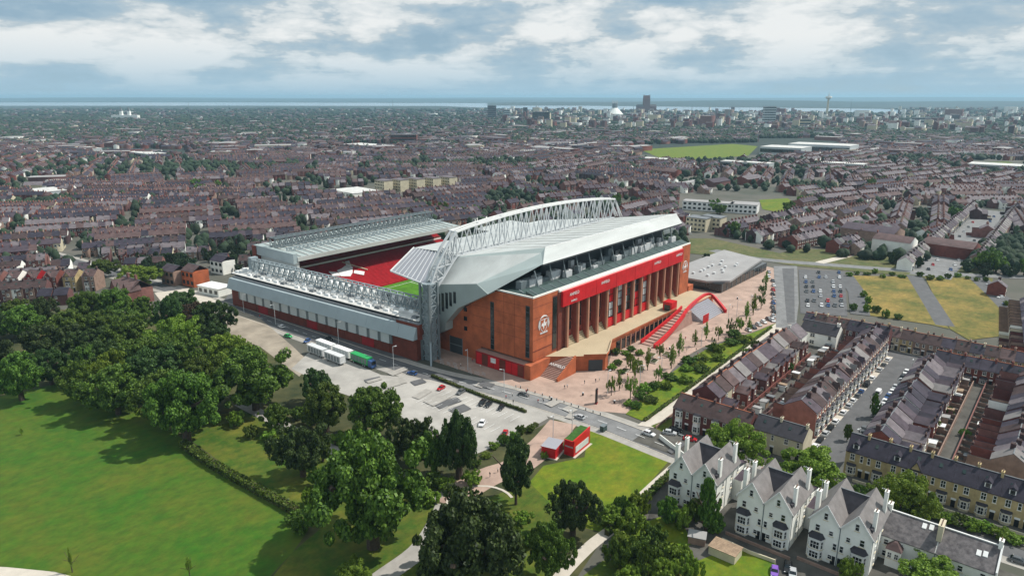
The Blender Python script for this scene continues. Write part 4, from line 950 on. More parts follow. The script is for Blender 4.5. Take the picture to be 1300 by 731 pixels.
# ------------------------------------------------------------------ trees
def crown_mesh(name, m, leaves, size, seed, shape='round', clumps=70):
    """leaf sized quads in clumps spread through a crown of radius 1 and height 1 (base at z=0)"""
    r = np.random.default_rng(seed)
    d = r.normal(size=(clumps, 3)); d /= np.linalg.norm(d, axis=1)[:, None]
    rad = r.uniform(.04, 1, clumps) ** .42
    c = d * rad[:, None]
    lob = 1 + .22 * np.sin(3 * np.arctan2(c[:, 1], c[:, 0]) + seed) + .14 * np.sin(5 * np.arctan2(c[:, 1], c[:, 0]) + 2 * seed)
    c[:, :2] *= lob[:, None] * .84
    zz_ = .5 + c[:, 2] * .47
    if shape == 'cone': k = np.clip(1.15 - zz_, .12, 1); c[:, :2] *= k[:, None]
    elif shape == 'column': c[:, :2] *= (.55 + .45 * np.sin(np.pi * np.clip(zz_, .05, .95)))[:, None]
    elif shape == 'round': k = np.where(zz_ < .35, .80 + .2 * zz_ / .35, 1); c[:, :2] *= k[:, None]
    c[:, 2] = zz_
    w = r.uniform(.5, 1.4, clumps); w /= w.sum()
    idx = r.choice(clumps, leaves, p=w); cr = r.uniform(.08, .20, clumps) * (70 / clumps) ** .25
    g = r.normal(size=(leaves, 3)); g /= np.linalg.norm(g, axis=1)[:, None]; g *= (r.uniform(.3, 1, leaves) ** .4)[:, None]
    g[:, 2] *= .75
    P = c[idx] + g * cr[idx][:, None] * np.array([1, 1, .9])
    P[:, 2] = np.clip(P[:, 2], .02, 1.05)
    nrm = g + r.normal(size=(leaves, 3)) * .55; nrm[:, 2] += .45; nrm /= np.linalg.norm(nrm, axis=1)[:, None]
    a = np.cross(nrm, r.normal(size=(leaves, 3))); a /= np.linalg.norm(a, axis=1)[:, None]; b = np.cross(nrm, a)
    s = size * r.uniform(.6, 1.4, leaves)[:, None]
    V = np.stack([P - a * s - b * s * .6, P + a * s - b * s * .6, P + a * s * .7 + b * s, P - a * s * .7 + b * s], 1).reshape(-1, 3)
    me = bpy.data.meshes.new(name); me.vertices.add(len(V)); me.vertices.foreach_set('co', V.ravel())
    me.loops.add(leaves * 4); me.loops.foreach_set('vertex_index', np.arange(leaves * 4, dtype=np.int32))
    me.polygons.add(leaves); me.polygons.foreach_set('loop_start', np.arange(0, leaves * 4, 4, dtype=np.int32)); me.polygons.foreach_set('loop_total', np.full(leaves, 4, np.int32))
    me.materials.append(M[m]); me.update(); me.validate(); return me
def trunk_mesh(seed, h=1.0, r0=.055, limbs=5):
    """tapered trunk with limbs reaching into the crown; total height 1"""
    r = random.Random(seed); mb = MB()
    mb.cyl(0, 0, 0, .34, r0, 'bark', 7, r0 * .72); mb.cyl(0, 0, .34, .72, r0 * .72, 'bark', 6, r0 * .3)
    for k in range(limbs):
        a = k * 6.2832 / limbs + r.uniform(-.4, .4); z = r.uniform(.26, .46); q = r.uniform(.22, .34)
        mb.bar((0, 0, z), (math.cos(a) * q, math.sin(a) * q, z + r.uniform(.16, .3)), r0 * .6, 'bark')
    return mb.mesh('trunk')
CR = dict(
    dark=[crown_mesh('crown', 'leaf_dark', 34000, .0195, s, 'round', 150) for s in (1, 2)],
    mid=[crown_mesh('crown', 'leaf_mid', 34000, .0195, s, 'round', 150) for s in (3, 4, 5)],
    light=[crown_mesh('crown', 'leaf_light', 26000, .021, s, 'round', 120) for s in (6, 7)],
    brown=[crown_mesh('crown', 'leaf_brown', 12000, .030, 8, 'round', 100)],
    cone=[crown_mesh('crown', 'leaf_dark', 24000, .021, 9, 'cone', 130)],
    column=[crown_mesh('crown', 'leaf_mid', 7000, .045, 10, 'column', 70)],
    sapling=[crown_mesh('crown', 'leaf_light', 1500, .038, 11, 'round', 22), crown_mesh('crown', 'leaf_mid', 1300, .038, 12, 'column', 18), crown_mesh('crown', 'leaf_light', 1000, .04, 19, 'cone', 18)],
    bush=[crown_mesh('crown', 'leaf_mid', 5000, .05, 13, 'bush', 60), crown_mesh('crown', 'leaf_light', 5000, .05, 14, 'bush', 60)],
    far=[crown_mesh('crown', 'leaf_far', 2400, .075, s, 'round', 44) for s in (15, 16, 17)],
    fargreen=[crown_mesh('crown', 'leaf_mid', 2400, .075, 18, 'round', 44)])
TR = [trunk_mesh(s) for s in (1, 2, 3)]; TRS = [trunk_mesh(s, 1, .02, 4) for s in (4, 5)]
NTREE = [0]
def tree(xy, w, h, kind, label=None, group=None, name='tree', lift=.14, rng=random.Random(11)):
    """w crown width in metres, h full height"""
    NTREE[0] += name == 'tree'
    o = put(rng.choice(TRS if kind in ('sapling', 'column', 'bush', 'cone') else TR), name, None, (xy[0], xy[1], 0)); th = h * .92; o.scale = (h, h, h); o.rotation_euler = (0, 0, rng.uniform(0, 6.28))
    c = put(rng.choice(CR[kind]), 'crown', o, (0, 0, lift)); c.scale = (w / 2 / h, w / 2 / h, 1 - lift); c.rotation_euler = (0, 0, rng.uniform(0, 6.28))
    tag(o, label, name, group); return o
def ptree(u, v, wpx, hpx, kind, label=None, group=None, name='tree', lift=.14):
    """tree whose foot stands at photo pixel (u, v), sized from its width and height there"""
    x, y = G(u, v); d = math.dist((x, y, 0), CAM); s = d / FPX * (1 + ((u - 650) / FPX) ** 2) ** -.5
    el = math.atan2(105, math.dist((x, y), CAM[:2]))
    w = wpx * s; h = max(1.0, (hpx * s - .30 * w * math.sin(el)) / math.cos(el))
    return tree((x, y), w, h, kind, label, group, name, lift)
# big single trees in the park
for u, v, w, h, k, lab in [
    (474, 694, 160, 150, 'mid', 'largest broad green tree, in the park foreground by the path'),
    (594, 752, 138, 124, 'dark', 'dark tree at the bottom edge of the park, beside the curved path'),
    (655, 640, 66, 90, 'cone', 'tall dark conical tree beside the red paved path'),
    (727, 678, 64, 70, 'dark', 'rounded dark purple green tree standing on the bright meadow'),
    (697, 738, 62, 72, 'mid', 'mid green tree below the dark rounded one, beside the lane'),
    (385, 604, 74, 72, 'dark', 'rounded dark tree on the rough grass beside the hedge'),
    (238, 560, 96, 98, 'mid', 'large green tree at the head of the long hedge by the lawn'),
    (325, 520, 112, 90, 'mid', 'broad light topped tree in front of the sandy yard'),
    (478, 560, 84, 80, 'mid', 'open crowned green tree in front of the car park'),
    (415, 548, 66, 66, 'mid', 'green tree left of the open crowned one by the car park'),
    (526, 590, 58, 66, 'dark', 'dark rounded tree at the lower edge of the car park, left of a taller one'),
    (583, 606, 54, 84, 'dark', 'tall dark tree at the lower corner of the car park'),
    (402, 512, 42, 48, 'dark', 'small dark tree beside the parked trailers'),
    (28, 508, 66, 66, 'mid', 'rounded green tree at the left picture edge above the lawn'),
    (452, 742, 46, 34, 'light', 'small pale green tree at the bottom edge of the lawn'),
    (895, 676, 30, 70, 'column', 'slim conifer standing against the first white villa'),
    (934, 592, 80, 64, 'light', 'light green tree behind the first and second white villas'),
    (1022, 622, 92, 60, 'light', 'light green tree behind the second and third white villas'),
    (1148, 664, 80, 68, 'light', 'light green tree in front of the yellow brick terrace'),
    (1186, 752, 92, 50, 'light', 'light green tree in front of the long white building'),
    (1076, 742, 30, 34, 'light', 'small green tree in front of the third white villa'),
    (1108, 530, 15, 34, 'column', 'dark narrow conifer among the parked cars, further up the street'),
    (1075, 560, 13, 24, 'column', 'dark narrow conifer among the parked cars, lower down the street'),
    (176, 366, 62, 34, 'light', 'large pale green tree behind the big gabled villa on the left'),
    (132, 352, 40, 26, 'mid', 'green tree left of the big gabled villa'),
    (410, 585, 26, 34, 'mid', 'small tree beside the side path'),
    (400, 617, 22, 26, 'mid', 'young tree between the hedge and the largest tree'),
    (552, 604, 46, 60, 'mid', 'mid green tree tucked left of the tall one at the car park corner'), (352, 548, 40, 40, 'mid', 'small green tree beside the side path above the rough grass'),
    (640, 716, 54, 56, 'mid', 'green tree right of the dark one at the bottom edge'), (66, 488, 50, 52, 'dark', 'dark tree at the left end of the belt, just above the lawn'), (118, 486, 54, 56, 'mid', 'green tree at the lawn edge under the belt'), (-8, 470, 60, 52, 'dark', 'dark tree cut by the left picture edge'), (420, 640, 40, 44, 'dark', 'dark tree between the hedge end and the largest tree'),
    (250, 424, 56, 44, 'brown', 'brown leaved tree beside the sandy yard'),
    (92, 726, 7, 30, 'sapling', 'thin sapling alone on the lawn near the bottom'), (241, 731, 7, 26, 'sapling', 'thin sapling on the lawn at the bottom edge'), (28, 552, 8, 10, 'sapling', 'tiny sapling alone on the upper lawn')]:
    ptree(u, v, w, h, k, lab)
rt = random.Random(21)
# the belt of trees along the far side of the lawn
belt = []
for row, (v0, us) in enumerate([(404, range(-20, 250, 42)), (424, range(-10, 290, 46)), (448, range(-30, 300, 50)), (474, range(80, 300, 50)), (499, range(100, 300, 50)), (524, range(160, 290, 48))]):
    for u in us:
        uu = u + rt.uniform(-10, 10); vv = v0 + rt.uniform(-7, 7) + max(0, (200 - u)) * .03
        if vv > 455 and uu < 95: continue
        s = .72 + row * .085; belt.append((row, uu, vv, s))
for row in range(6):
    for i, (_, uu, vv, s) in enumerate(sorted(b for b in belt if b[0] == row)):
        ptree(uu, vv + 6, rt.uniform(52, 78) * s, rt.uniform(48, 68) * s, rt.choice(['dark', 'mid', 'mid', 'light', 'mid', 'dark']), 'tree in the belt above the lawn, %s from left in its %s row' % (ORD[i], ('rearmost', 'second rearmost', 'third rearmost', 'third front', 'second front', 'front')[row]), 'trees crowded in the belt above the lawn')
# undergrowth along paths and gardens
def bushes(pts, label, group, kind='bush', w=(16, 26), h=(12, 22)):
    for i, (u, v) in enumerate(sorted(pts)): ptree(u + rt.uniform(-1.5, 1.5), v + rt.uniform(-3, 3), rt.uniform(*w), rt.uniform(*h), kind, '%s, %s from the left' % (label, ORD[i]), group, 'shrub', .02)
bushes([(776, 664), (800, 680), (792, 700), (812, 712), (830, 690), (846, 712), (784, 722), (822, 730), (862, 722), (800, 742), (840, 742), (875, 738)], 'bushy green shrub in the overgrown garden below the white villas', 'shrubs in the garden below the villas', w=(30, 46), h=(26, 40))
bushes([(846, 660), (864, 668), (880, 664), (906, 676), (812, 650), (790, 660)], 'dense shrub against the front of the first white villa', 'shrubs in front of the first villa', w=(24, 36), h=(22, 36))
bushes([(652, 556), (662, 551), (640, 562), (628, 570), (618, 578), (605, 590), (672, 546), (690, 580)], 'low shrub along the edge of the red paved path', 'shrubs along the red path', w=(12, 20), h=(8, 16))
bushes([(470, 580), (490, 600), (452, 590), (528, 630), (550, 620), (432, 566), (395, 540), (378, 530), (508, 575), (545, 640), (565, 625), (600, 615), (665, 660), (640, 672), (672, 690), (345, 560), (360, 572), (300, 540), (318, 552), (372, 660), (392, 640), (385, 675)], 'low shrub in the rough park grass beside the paths', 'shrubs in the park grass', w=(18, 34), h=(14, 24))
bushes([(1084, 394), (1100, 398), (1112, 396), (1126, 404), (1140, 408), (1096, 380), (1102, 386)], 'dark shrub on the dry field behind the cream terrace', 'shrubs on the dry field', w=(9, 16), h=(8, 12))
bushes([(1168 + k * 12, 352 + k * .5) for k in range(8)] + [(1262 + k * 7, 362 + k * 12) for k in range(7)] + [(1078 + k * 11, 350) for k in range(7)], 'scrubby shrub on the edge of the dry field', 'shrubs edging the dry field', w=(7, 12), h=(4, 8))
for k in range(10): ptree(940 + rt.uniform(-6, 6), 580 + rt.uniform(0, 8), 4, 4, 'bush', 'small shrub behind the first white villa', 'small shrubs behind the first villa', 'shrub', .02) if k < 3 else None
bushes([(700 + k * 9, 460 - k * 3) for k in range(0)] + [(782, 452), (792, 447), (802, 444), (786, 462), (798, 457), (810, 452), (776, 470), (790, 472)], 'low clipped plant in the planters below the terrace', 'plants below the terrace', w=(10, 15), h=(6, 10))
# saplings on the plaza and the boulevard
for i_, (u, v, h) in enumerate(sorted([(776, 502, 28), (786, 496, 26), (800, 508, 36), (806, 482, 34), (800, 470, 26), (822, 470, 30), (838, 456, 24), (852, 468, 32), (862, 452, 30), (882, 440, 22), (896, 432, 24), (912, 432, 22), (926, 424, 24), (938, 424, 26), (947, 408, 26), (956, 400, 28), (966, 392, 26), (968, 376, 24), (972, 364, 20), (950, 422, 20), (905, 446, 20), (836, 486, 26)])):
    ptree(u, v, h * .5, h, 'sapling', 'slender young tree on the paving along the boulevard bed, %s from the left' % ORD[i_], 'young trees along the boulevard')
bushes([(798 + k * 9.5 + (k % 2) * 5, 514 - k * 5.4 - (k % 3) * 4) for k in range(16)] + [(806, 520), (826, 508), (848, 496), (870, 484), (892, 472), (912, 460)], 'leafy shrub growing in the green boulevard bed', 'shrubs in the boulevard bed', w=(14, 24), h=(8, 14))
bushes([(1090 + k * 18, 628 + k * 5.4) for k in range(12)], 'dark shrub in the front gardens of the yellow brick terrace', 'shrubs before the yellow terrace', w=(20, 30), h=(12, 20))
bushes([(905 + k * 9, 500 - k * 9) for k in range(7)] + [(940, 488), (1000, 470), (1010, 455), (985, 480), (1180, 520), (1195, 500), (1205, 530), (1215, 490), (1225, 555), (1190, 545), (1210, 470)], 'dark shrub in the back yards between the terraces', 'shrubs in the back yards', w=(10, 18), h=(9, 15))
# clipped hedge between the lawn and the rough grass
def hedge(line, w, h, label, group=None):
    o = thing('hedge', label, 'hedge', (line[0][0], line[0][1], 0), 0, group)
    r = np.random.default_rng(int(abs(line[0][0] * 10)) + 3); P = []
    for a, b in zip(line, line[1:]):
        a = np.array(a); b = np.array(b); d = b - a; L_ = np.hypot(*d); n = np.array([-d[1], d[0]]) / L_; k = int(L_ * w * h * 22)
        t = r.random(k)[:, None]; P.append(np.hstack([a + d * t + n * (r.random(k)[:, None] - .5) * w, h * r.random(k)[:, None] ** .6]))
    P = np.vstack(P) - np.array([line[0][0], line[0][1], 0]); k = len(P); s = .22
    q = r.normal(size=(k, 3)); q /= np.linalg.norm(q, axis=1)[:, None]; a = np.cross(q, r.normal(size=(k, 3))); a /= np.linalg.norm(a, axis=1)[:, None]; b = np.cross(q, a)
    V = np.stack([P - a * s - b * s, P + a * s - b * s, P + a * s + b * s, P - a * s + b * s], 1).reshape(-1, 3)
    me = bpy.data.meshes.new('foliage'); me.from_pydata(V.tolist(), [], np.arange(k * 4).reshape(-1, 4).tolist()); me.materials.append(M['leaf_mid']); put(me, 'foliage', o)
    mb = MB()
    for a, b in zip(line, line[1:]): mb.bar((a[0] - line[0][0], a[1] - line[0][1], h * .45), (b[0] - line[0][0], b[1] - line[0][1], h * .45), w * .8, 'woodland_floor', h * .9)
    mb.obj('inner_stems', o); return o
hedge(PXP([(232, 566), (262, 588), (300, 610), (340, 632), (376, 652)]), 2.4, 2.2, 'long clipped hedge between the lawn and the rough grass')
hedge(PXP([(862, 594), (836, 618), (800, 655), (770, 680)]), 1.6, 1.8, 'straggling hedge along the lane beside the bright meadow')
hedge([(-6, -52.2), (25, -51.6), (60, -50.9), (90, -50.2), (118, -49.6)], 1.2, 1.0, 'low hedge edging the boulevard bed along the pale path')
hedge(PXP([(548, 478), (580, 491), (620, 507), (668, 524)]), 1.0, 1.1, 'low dark hedge between the car park and the main road')
hedge(PXP([(640, 562), (660, 552), (682, 540)]), 1.6, 1.2, 'low hedge between the car park and the red path')

# ------------------------------------------------------------------ vehicles
def wheel_mesh(r, w):
    mb = MB(); n = 10; b = [(r * math.cos(6.2832 * k / n), -w / 2, r + r * math.sin(6.2832 * k / n)) for k in range(n)]; t = [(x, w / 2, z) for x, _, z in b]
    mb.hexa(b, t, 'rubber'); b2 = [(x * .55, -w / 2 - .01, r + (z - r) * .55) for x, _, z in b]; mb.poly(b2, 'steel'); mb.poly([(x, w / 2 + .01, z) for x, _, z in b2][::-1], 'steel'); return mb.mesh('wheel')
WH = wheel_mesh(.32, .22); WHB = wheel_mesh(.48, .3)
def loft(mb, secs, m):
    for a, b in zip(secs, secs[1:]):
        n = len(a)
        for k in range(n): c = (k + 1) % n; mb.poly([a[k], b[k], b[c], a[c]], m)
    mb.poly(secs[0], m); mb.poly(secs[-1][::-1], m)
def make_car(long=4.2, van=False):
    W_, paint = .88, CARC['silver']
    prof = [(-long / 2, .35, .62, .80), (-long / 2 + .12, .28, .78, .86), (-long * .28, .24, .92, 1), (long * .2, .24, .95, 1), (long / 2 - .1, .28, .84, .92), (long / 2, .36, .7, .82)]
    mb = MB(); secs = []
    for x, z0, z1, k in prof:
        y = W_ * k; secs.append([(x, -y, z0), (x, -y, z1 - .12), (x, -y * .9, z1), (x, y * .9, z1), (x, y, z1 - .12), (x, y, z0)])
    loft(mb, secs, paint)
    root = mb.obj('parked_car')
    top = 1.45 if not van else 1.95; f0, f1, r1, r0 = (-long * .24, -long * .08, long * .30, long * .43) if not van else (-long * .36, -long * .22, long * .46, long * .48)
    g = MB(); g.hexa([(f0, -.78, .9), (r0, -.78, .9), (r0, .78, .9), (f0, .78, .9)], [(f1, -.62, top - .06), (r1, -.62, top - .06), (r1, .62, top - .06), (f1, .62, top - .06)], 'glass_dark'); g.obj('window_glass', root)
    g = MB(); g.hexa([(f1 - .05, -.66, top - .06), (r1 + .05, -.66, top - .06), (r1 + .05, .66, top - .06), (f1 - .05, .66, top - .06)], [(f1 + .1, -.56, top + .03), (r1 - .1, -.56, top + .03), (r1 - .1, .56, top + .03), (f1 + .1, .56, top + .03)], paint)
    if van: g.box(-long * .1, r1 + .03, -.80, .80, .9, top - .05, paint)
    for x in (f1 + .02, (f1 + r1) / 2, r1): 
        for q in (-1, 1): g.bar((x + (-.2 if x < 0 else .15), q * .785, .9), (x, q * .64, top - .05), .09, paint)
    g.obj('roof', root)
    for q in (-1, 1):
        l = MB(); l.box(-long / 2 - .02, -long / 2 + .1, q * .62 - .16, q * .62 + .16, .58, .72, 'white_paint'); l.obj('headlight', root)
        for x in (-long * .31, long * .30): put(WH, 'wheel', root, (x, q * .79, 0))
    return root
CARP = make_car(); VANP = make_car(4.9, True)
def car(xy, rz, colour, label, group, van=False, name='parked_car'):
    o = copy_tree(VANP if van else CARP); o.name = 'parked_van' if van else name; o.location = (xy[0], xy[1], .03); o.rotation_euler = (0, 0, rz); tag(o, label, 'van' if van else 'car', group)
    recolour(o, {'car_paint_silver': CARC[colour]}); s = random.uniform(.95, 1.06); o.scale = (s, s, s); return o
rc = random.Random(4); cols = ['white', 'silver', 'black', 'grey', 'blue', 'silver', 'black', 'red', 'white', 'grey']
# the street of parked cars: left kerb and right kerb
for side, y, xs in (('left', -101.6, [12, 17.5, 23, 28.5, 34, 43, 50, 55.5, 61, 66, 74, 82, 93, 100, 107]), ('right', -110.3, [20, 34, 48, 56, 61.5, 67, 72.5, 78, 90, 97])):
    for i, x in enumerate(xs):
        c = ('white', 'black', 'silver', 'black', 'white', 'white', 'silver', 'white', 'grey', 'blue', 'black', 'white', 'silver', 'grey', 'white')[i % 15] if side == 'left' else ('red', 'grey', 'black', 'white', 'white', 'blue', 'white', 'silver', 'black', 'white')[i]
        car((x, y), math.pi if side == 'left' else 0, c, '%s at the %s kerb of the parked car street, %s from the villas' % (c + (' van' if (side == 'left' and i == 10) else ' car'), side, ORD[i]), 'vehicles parked in the brick terrace street', van=(side == 'left' and i == 10))
car((69, -106.8), math.pi, 'white', 'white van in the middle of the brick terrace street', 'vehicles parked in the brick terrace street', van=True)
# the car park and the main road
for (u, v, c, a, lab) in [(560, 494, 'red', .2, 'red car alone near the top of the pale car park'), (585, 499, 'grey', .2, 'grey car beside the low dark hedge, leftmost of the dark group'), (612, 513, 'black', .3, 'black car in the car park, left of the dark trio'), (620, 515, 'black', .3, 'black car in the car park, middle of the dark trio'), (636, 519, 'black', .3, 'black car in the car park, right of the dark trio'), (612, 539, 'white', .5, 'white car at the lower corner of the car park by the tall dark tree'),
    (641, 552, 'red', .5, 'red car at the lower edge of the car park beside the shrubs'), (850, 551, 'silver', 1.9, 'silver car on the main road beside the dark brick corner house'), (857, 547, 'black', 1.9, 'dark car just behind the silver one at the brick corner house'), (876, 559, 'red', 1.9, 'red car by the corner house next to the white chimney'), (983, 727, 'purple', .3, 'purple car at the bottom edge beside the second white villa'), (1000, 722, 'black', .3, 'black car beside the purple one below the white villas'), (1006, 730, 'silver', .3, 'silver car at the bottom edge next to the black one'),
    (390, 434, 'blue', .4, 'blue car on the sandy yard'), (366, 428, 'green', 1.7, 'bright green car on the sandy yard')]:
    car(G(u, v), a, c, lab, 'single cars around the ground')
for i, (x, y, c, a) in enumerate([(-13.4, -58, 'white', 1.55), (-17.6, -34, 'silver', -1.6), (-15.6, -8, 'grey', 1.75), (-28, 38, 'blue', -1.35), (-24.6, 96, 'black', 1.6), (-28.5, 128, 'white', -1.6), (-11.6, -96, 'red', 1.3)]):
    car((x, y), a, c, '%s car driving on the main road, %s from the villas' % (c, ORD[(1, 2, 3, 4, 5, 6, 0)[i]]), 'cars driving on the main road', name='moving_car')
for i in range(7):
    car((-14.2 + .3 * (i % 2), -122 - i * 5.6), math.pi / 2, ('black', 'black', 'grey', 'black', 'silver', 'black', 'grey')[i], '%s car parked along the yellow brick terrace, %s from the light green tree' % (('black', 'black', 'grey', 'black', 'silver', 'black', 'grey')[i], ORD[i]), 'cars along the yellow terrace')
for i in range(12):
    u, v = 981 - (i > 9) * 6 + (i % 3) * .6, 408 - i * 5.6; c = cols[i % 10]
    car(G(u, v), .6, c, '%s car nose-in along the stadium side of the avenue, %s from the near end' % (c, ORD[i]), 'cars along the avenue')
for i in range(5):
    c = ('white', 'black', 'silver', 'white', 'grey')[i]; car(G(950 + i * 6.5, 420 - i * 3.4), .9, c, '%s car parked at the end of the boulevard bed, %s from the left' % (c, ORD[i]), 'cars at the end of the boulevard bed')
k = 0
for r_ in range(8):
    for q in range(6):
        if rc.random() < .3: continue
        car(G(1022 + q * 8.6 + r_ * .5, 347 + r_ * 6), .3, rc.choice(cols), 'car in the far car park, %s row from the back, %s from the left' % (ORD[r_], ORD[q]), 'cars in the far car park'); k += 1
for i in range(26):
    t = i / 25; u, v = 1190 + 66 * t, 348 - 76 * t; x, y = G(u, v)
    car((x, y + (6 if i % 2 else -5)), .25, rc.choice(cols), 'car in the straight street beyond the dry field, %s from its near end' % ORD[i], 'cars in the street beyond the dry field')
for i in range(8): car(G(1256 + i * 7, 362 + i * 8.2), -.5, rc.choice(['white', 'silver', 'blue', 'white']), 'pale car on the street right of the dry field, %s from its far end' % ORD[i], 'cars right of the dry field')
for p in (CARP, VANP): drop(p)
# trailers and a green truck in the lay-by
def trailer(xy, rz, label, body, cab=None, roof=None):
    t = thing('trailer' if cab is None else 'lorry', label, 'trailer' if cab is None else 'lorry', (xy[0], xy[1], 0), rz, 'vehicles in the lay-by')
    mb = MB(); mb.box(-5.4, 5.4, -1.3, 1.3, 1.0, 3.9, body, roof); mb.box(-5.5, 5.5, -1.35, 1.35, 3.9, 4.02, roof or body); mb.obj('box_body', t)
    mb = MB(); mb.box(-5.2, 5.2, -.5, .5, .6, 1.0, 'steel_dark'); mb.obj('chassis', t)
    for q in (-1, 1):
        for x in (-3.6, -2.4, 3.6): put(WHB, 'wheel', t, (x, q * 1.1, 0))
        for k in range(5): mb = MB(); mb.box(-4.6 + k * 1.95, -3.1 + k * 1.95, q * 1.31 - .02, q * 1.31 + .02, 1.3, 3.5, 'panel_grey' if body == 'white_paint' else 'steel_dark'); mb.obj('side_panel', t)
    if cab: mb = MB(); mb.hexa([(-8, -1.2, .6), (-5.5, -1.2, .6), (-5.5, 1.2, .6), (-8, 1.2, .6)], [(-7.6, -1.15, 3.2), (-5.5, -1.15, 3.4), (-5.5, 1.15, 3.4), (-7.6, 1.15, 3.2)], cab); c = mb.obj('cab', t); mb = MB(); mb.hexa([(-7.95, -1, 1.8), (-7.8, -1, 1.8), (-7.8, 1, 1.8), (-7.95, 1, 1.8)], [(-7.75, -1, 3), (-7.6, -1, 3), (-7.6, 1, 3), (-7.75, 1, 3)], 'glass_dark'); mb.obj('windscreen', c)
    return t
ty = math.pi / 2
trailer((-33.5, 86), ty, 'white trailer in the lay-by, furthest from the green lorry', 'white_paint'); trailer((-33.5, 74.2), ty, 'white trailer coupled between another and the green lorry', 'white_paint')
trailer((-33.6, 62), ty, 'green box lorry with blue cab behind the white trailers', CARC['green'], CARC['blue'])
trailer((-39.2, 84), ty, 'pale trailer nearest the trees, further from the car park', 'machine'); trailer((-39.4, 71.8), ty, 'pale trailer nearest the trees, towards the car park', 'machine')
# ------------------------------------------------------------------ the streets of houses all around
KEEP = []          # areas (street grid) where the generator places nothing
def keep(*p): KEEP.append(list(p))
def keepx(*p): KEEP.append(PXP(p))
keep((-60, -220), (140, -220), (140, -40), (235, -20), (250, 14), (180, 40), (172, 175), (136, 212), (0, 214), (-24, 200), (-24, 420), (-34, 420), (-70, 200), (-200, 60))
KEEP.append(PARK)
keepx((170, 352), (300, 380), (312, 400), (240, 420), (160, 400))
keepx((1010, 410), (1010, 335), (1060, 345), (1164, 352), (1258, 354), (1300, 428), (1310, 470), (1140, 420))
keepx((872, 300), (910, 300), (1000, 322), (1062, 326), (1182, 344), (1182, 358), (960, 335), (870, 330))
keepx((1158, 350), (1188, 318), (1220, 284), (1250, 262), (1282, 268), (1258, 298), (1236, 330), (1218, 356))
keepx((415, 250), (418, 238), (470, 237), (580, 229), (582, 243), (475, 251))          # flats and white roof
keepx((858, 274), (860, 246), (964, 242), (1018, 250), (1014, 272), (910, 300), (862, 300))      # school, green, flats
keepx((805, 205), (812, 184), (965, 181), (960, 204))
keepx((84, 195), (84, 188), (240, 191), (240, 199)); keepx((434, 189), (436, 183), (500, 183), (500, 189)); keepx((955, 202), (962, 176), (1070, 175), (1072, 198))
keepx((240, 372), (250, 332), (300, 340), (300, 372))
keepx((34, 252), (36, 242), (80, 243), (80, 252)); keepx((1225, 218), (1228, 204), (1300, 203), (1300, 220))
def blocked(xy, pad=0):
    x, y = xy[:, 0], xy[:, 1]; b = np.zeros(len(xy), bool)
    for k in KEEP: b |= inside(x, y, k)
    return b
def streets(area, ang, w, pitch_, block, gap, jitter=0., seed=0, sides=(1, -1)):
    """house plots in back to back rows: origin, heading, block index"""
    r = np.random.default_rng(seed); area = np.array(area); c = area.mean(0); R_ = np.abs(area - c).max() * 1.5
    ca, sa = math.cos(ang), math.sin(ang); out = []
    nr = int(2 * R_ / pitch_); nb = int(2 * R_ / (block + gap))
    for i in range(nr):
        v = -R_ + i * pitch_
        for j in range(nb):
            u0 = -R_ + j * (block + gap) + (i // 4 % 2) * block * .4
            n = int(block / w)
            for s in sides:
                u = u0 + np.arange(n) * w + (w if s < 0 else 0); vv = v + (0 if s > 0 else pitch_ * .46)
                x = c[0] + ca * u - sa * vv; y = c[1] + sa * u + ca * vv
                out.append(np.column_stack([x, y, np.full(n, ang if s > 0 else ang + math.pi), np.full(n, w), np.full(n, (i * 131 + j * 7 + (s > 0)) % 9973)]))
    P = np.vstack(out); P = P[inside(P[:, 0], P[:, 1], area)]
    u, v_, zc = project(np.column_stack([P[:, 0], P[:, 1], np.full(len(P), 6.0)]))
    P = P[(u > -240) & (u < 1560) & (zc > 10) & (v_ < 760)]
    return P[~blocked(P[:, :2])]
rb = np.random.default_rng(77)
def district(area, ang, spread, seed, cell=230):
    """a patchwork of neighbourhoods: each has its own street angle, plot width and row spacing"""
    r = np.random.default_rng(seed); area = np.array(area); lo, hi = area.min(0), area.max(0)
    seeds = np.array([(x + r.uniform(-.4, .4) * cell, y + r.uniform(-.4, .4) * cell) for x in np.arange(lo[0], hi[0] + cell, cell) for y in np.arange(lo[1], hi[1] + cell, cell)])
    out = []
    for k, c in enumerate(seeds):
        if not inside(np.array([c[0]]), np.array([c[1]]), PXP([(-500, 560), (-500, 190), (1800, 190), (1800, 560)]))[0]: continue
        h = cell * .95; sq = [(c[0] - h, c[1] - h), (c[0] + h, c[1] - h), (c[0] + h, c[1] + h), (c[0] - h, c[1] + h)]; t = r.random()
        a = ang + r.normal() * spread + (math.pi / 2 if r.random() < .16 else 0)
        if t < .72: P = streets(sq, a, r.uniform(4.8, 5.6), r.uniform(25, 30), r.uniform(50, 105), r.uniform(10, 15), seed=seed * 100 + k)
        elif t < .92: P = streets(sq, a, r.uniform(6.8, 8.2), r.uniform(33, 40), r.uniform(34, 60), r.uniform(12, 24), seed=seed * 100 + k); P = P[r.random(len(P)) > .18]; P[:, 3] *= .9
        else: P = streets(sq, a, 7.5, 42, 38, 30, seed=seed * 100 + k); P = P[r.random(len(P)) > .55]
        if not len(P): continue
        near = np.argmin(((P[:, None, :2] - seeds[None]) ** 2).sum(2), 1) == k
        P = P[near & inside(P[:, 0], P[:, 1], area)]; P[:, 4] = (P[:, 4] + k * 37) % 9973; out.append(P)
    return np.vstack(out)
A = []
A.append(district(PXP([(-240, 420), (-240, 196), (640, 196), (600, 290), (340, 330), (262, 362), (180, 372)]), R(-33), R(9), 1))
A.append(district(PXP([(640, 196), (870, 196), (900, 300), (600, 290)]), R(-4), R(14), 2))
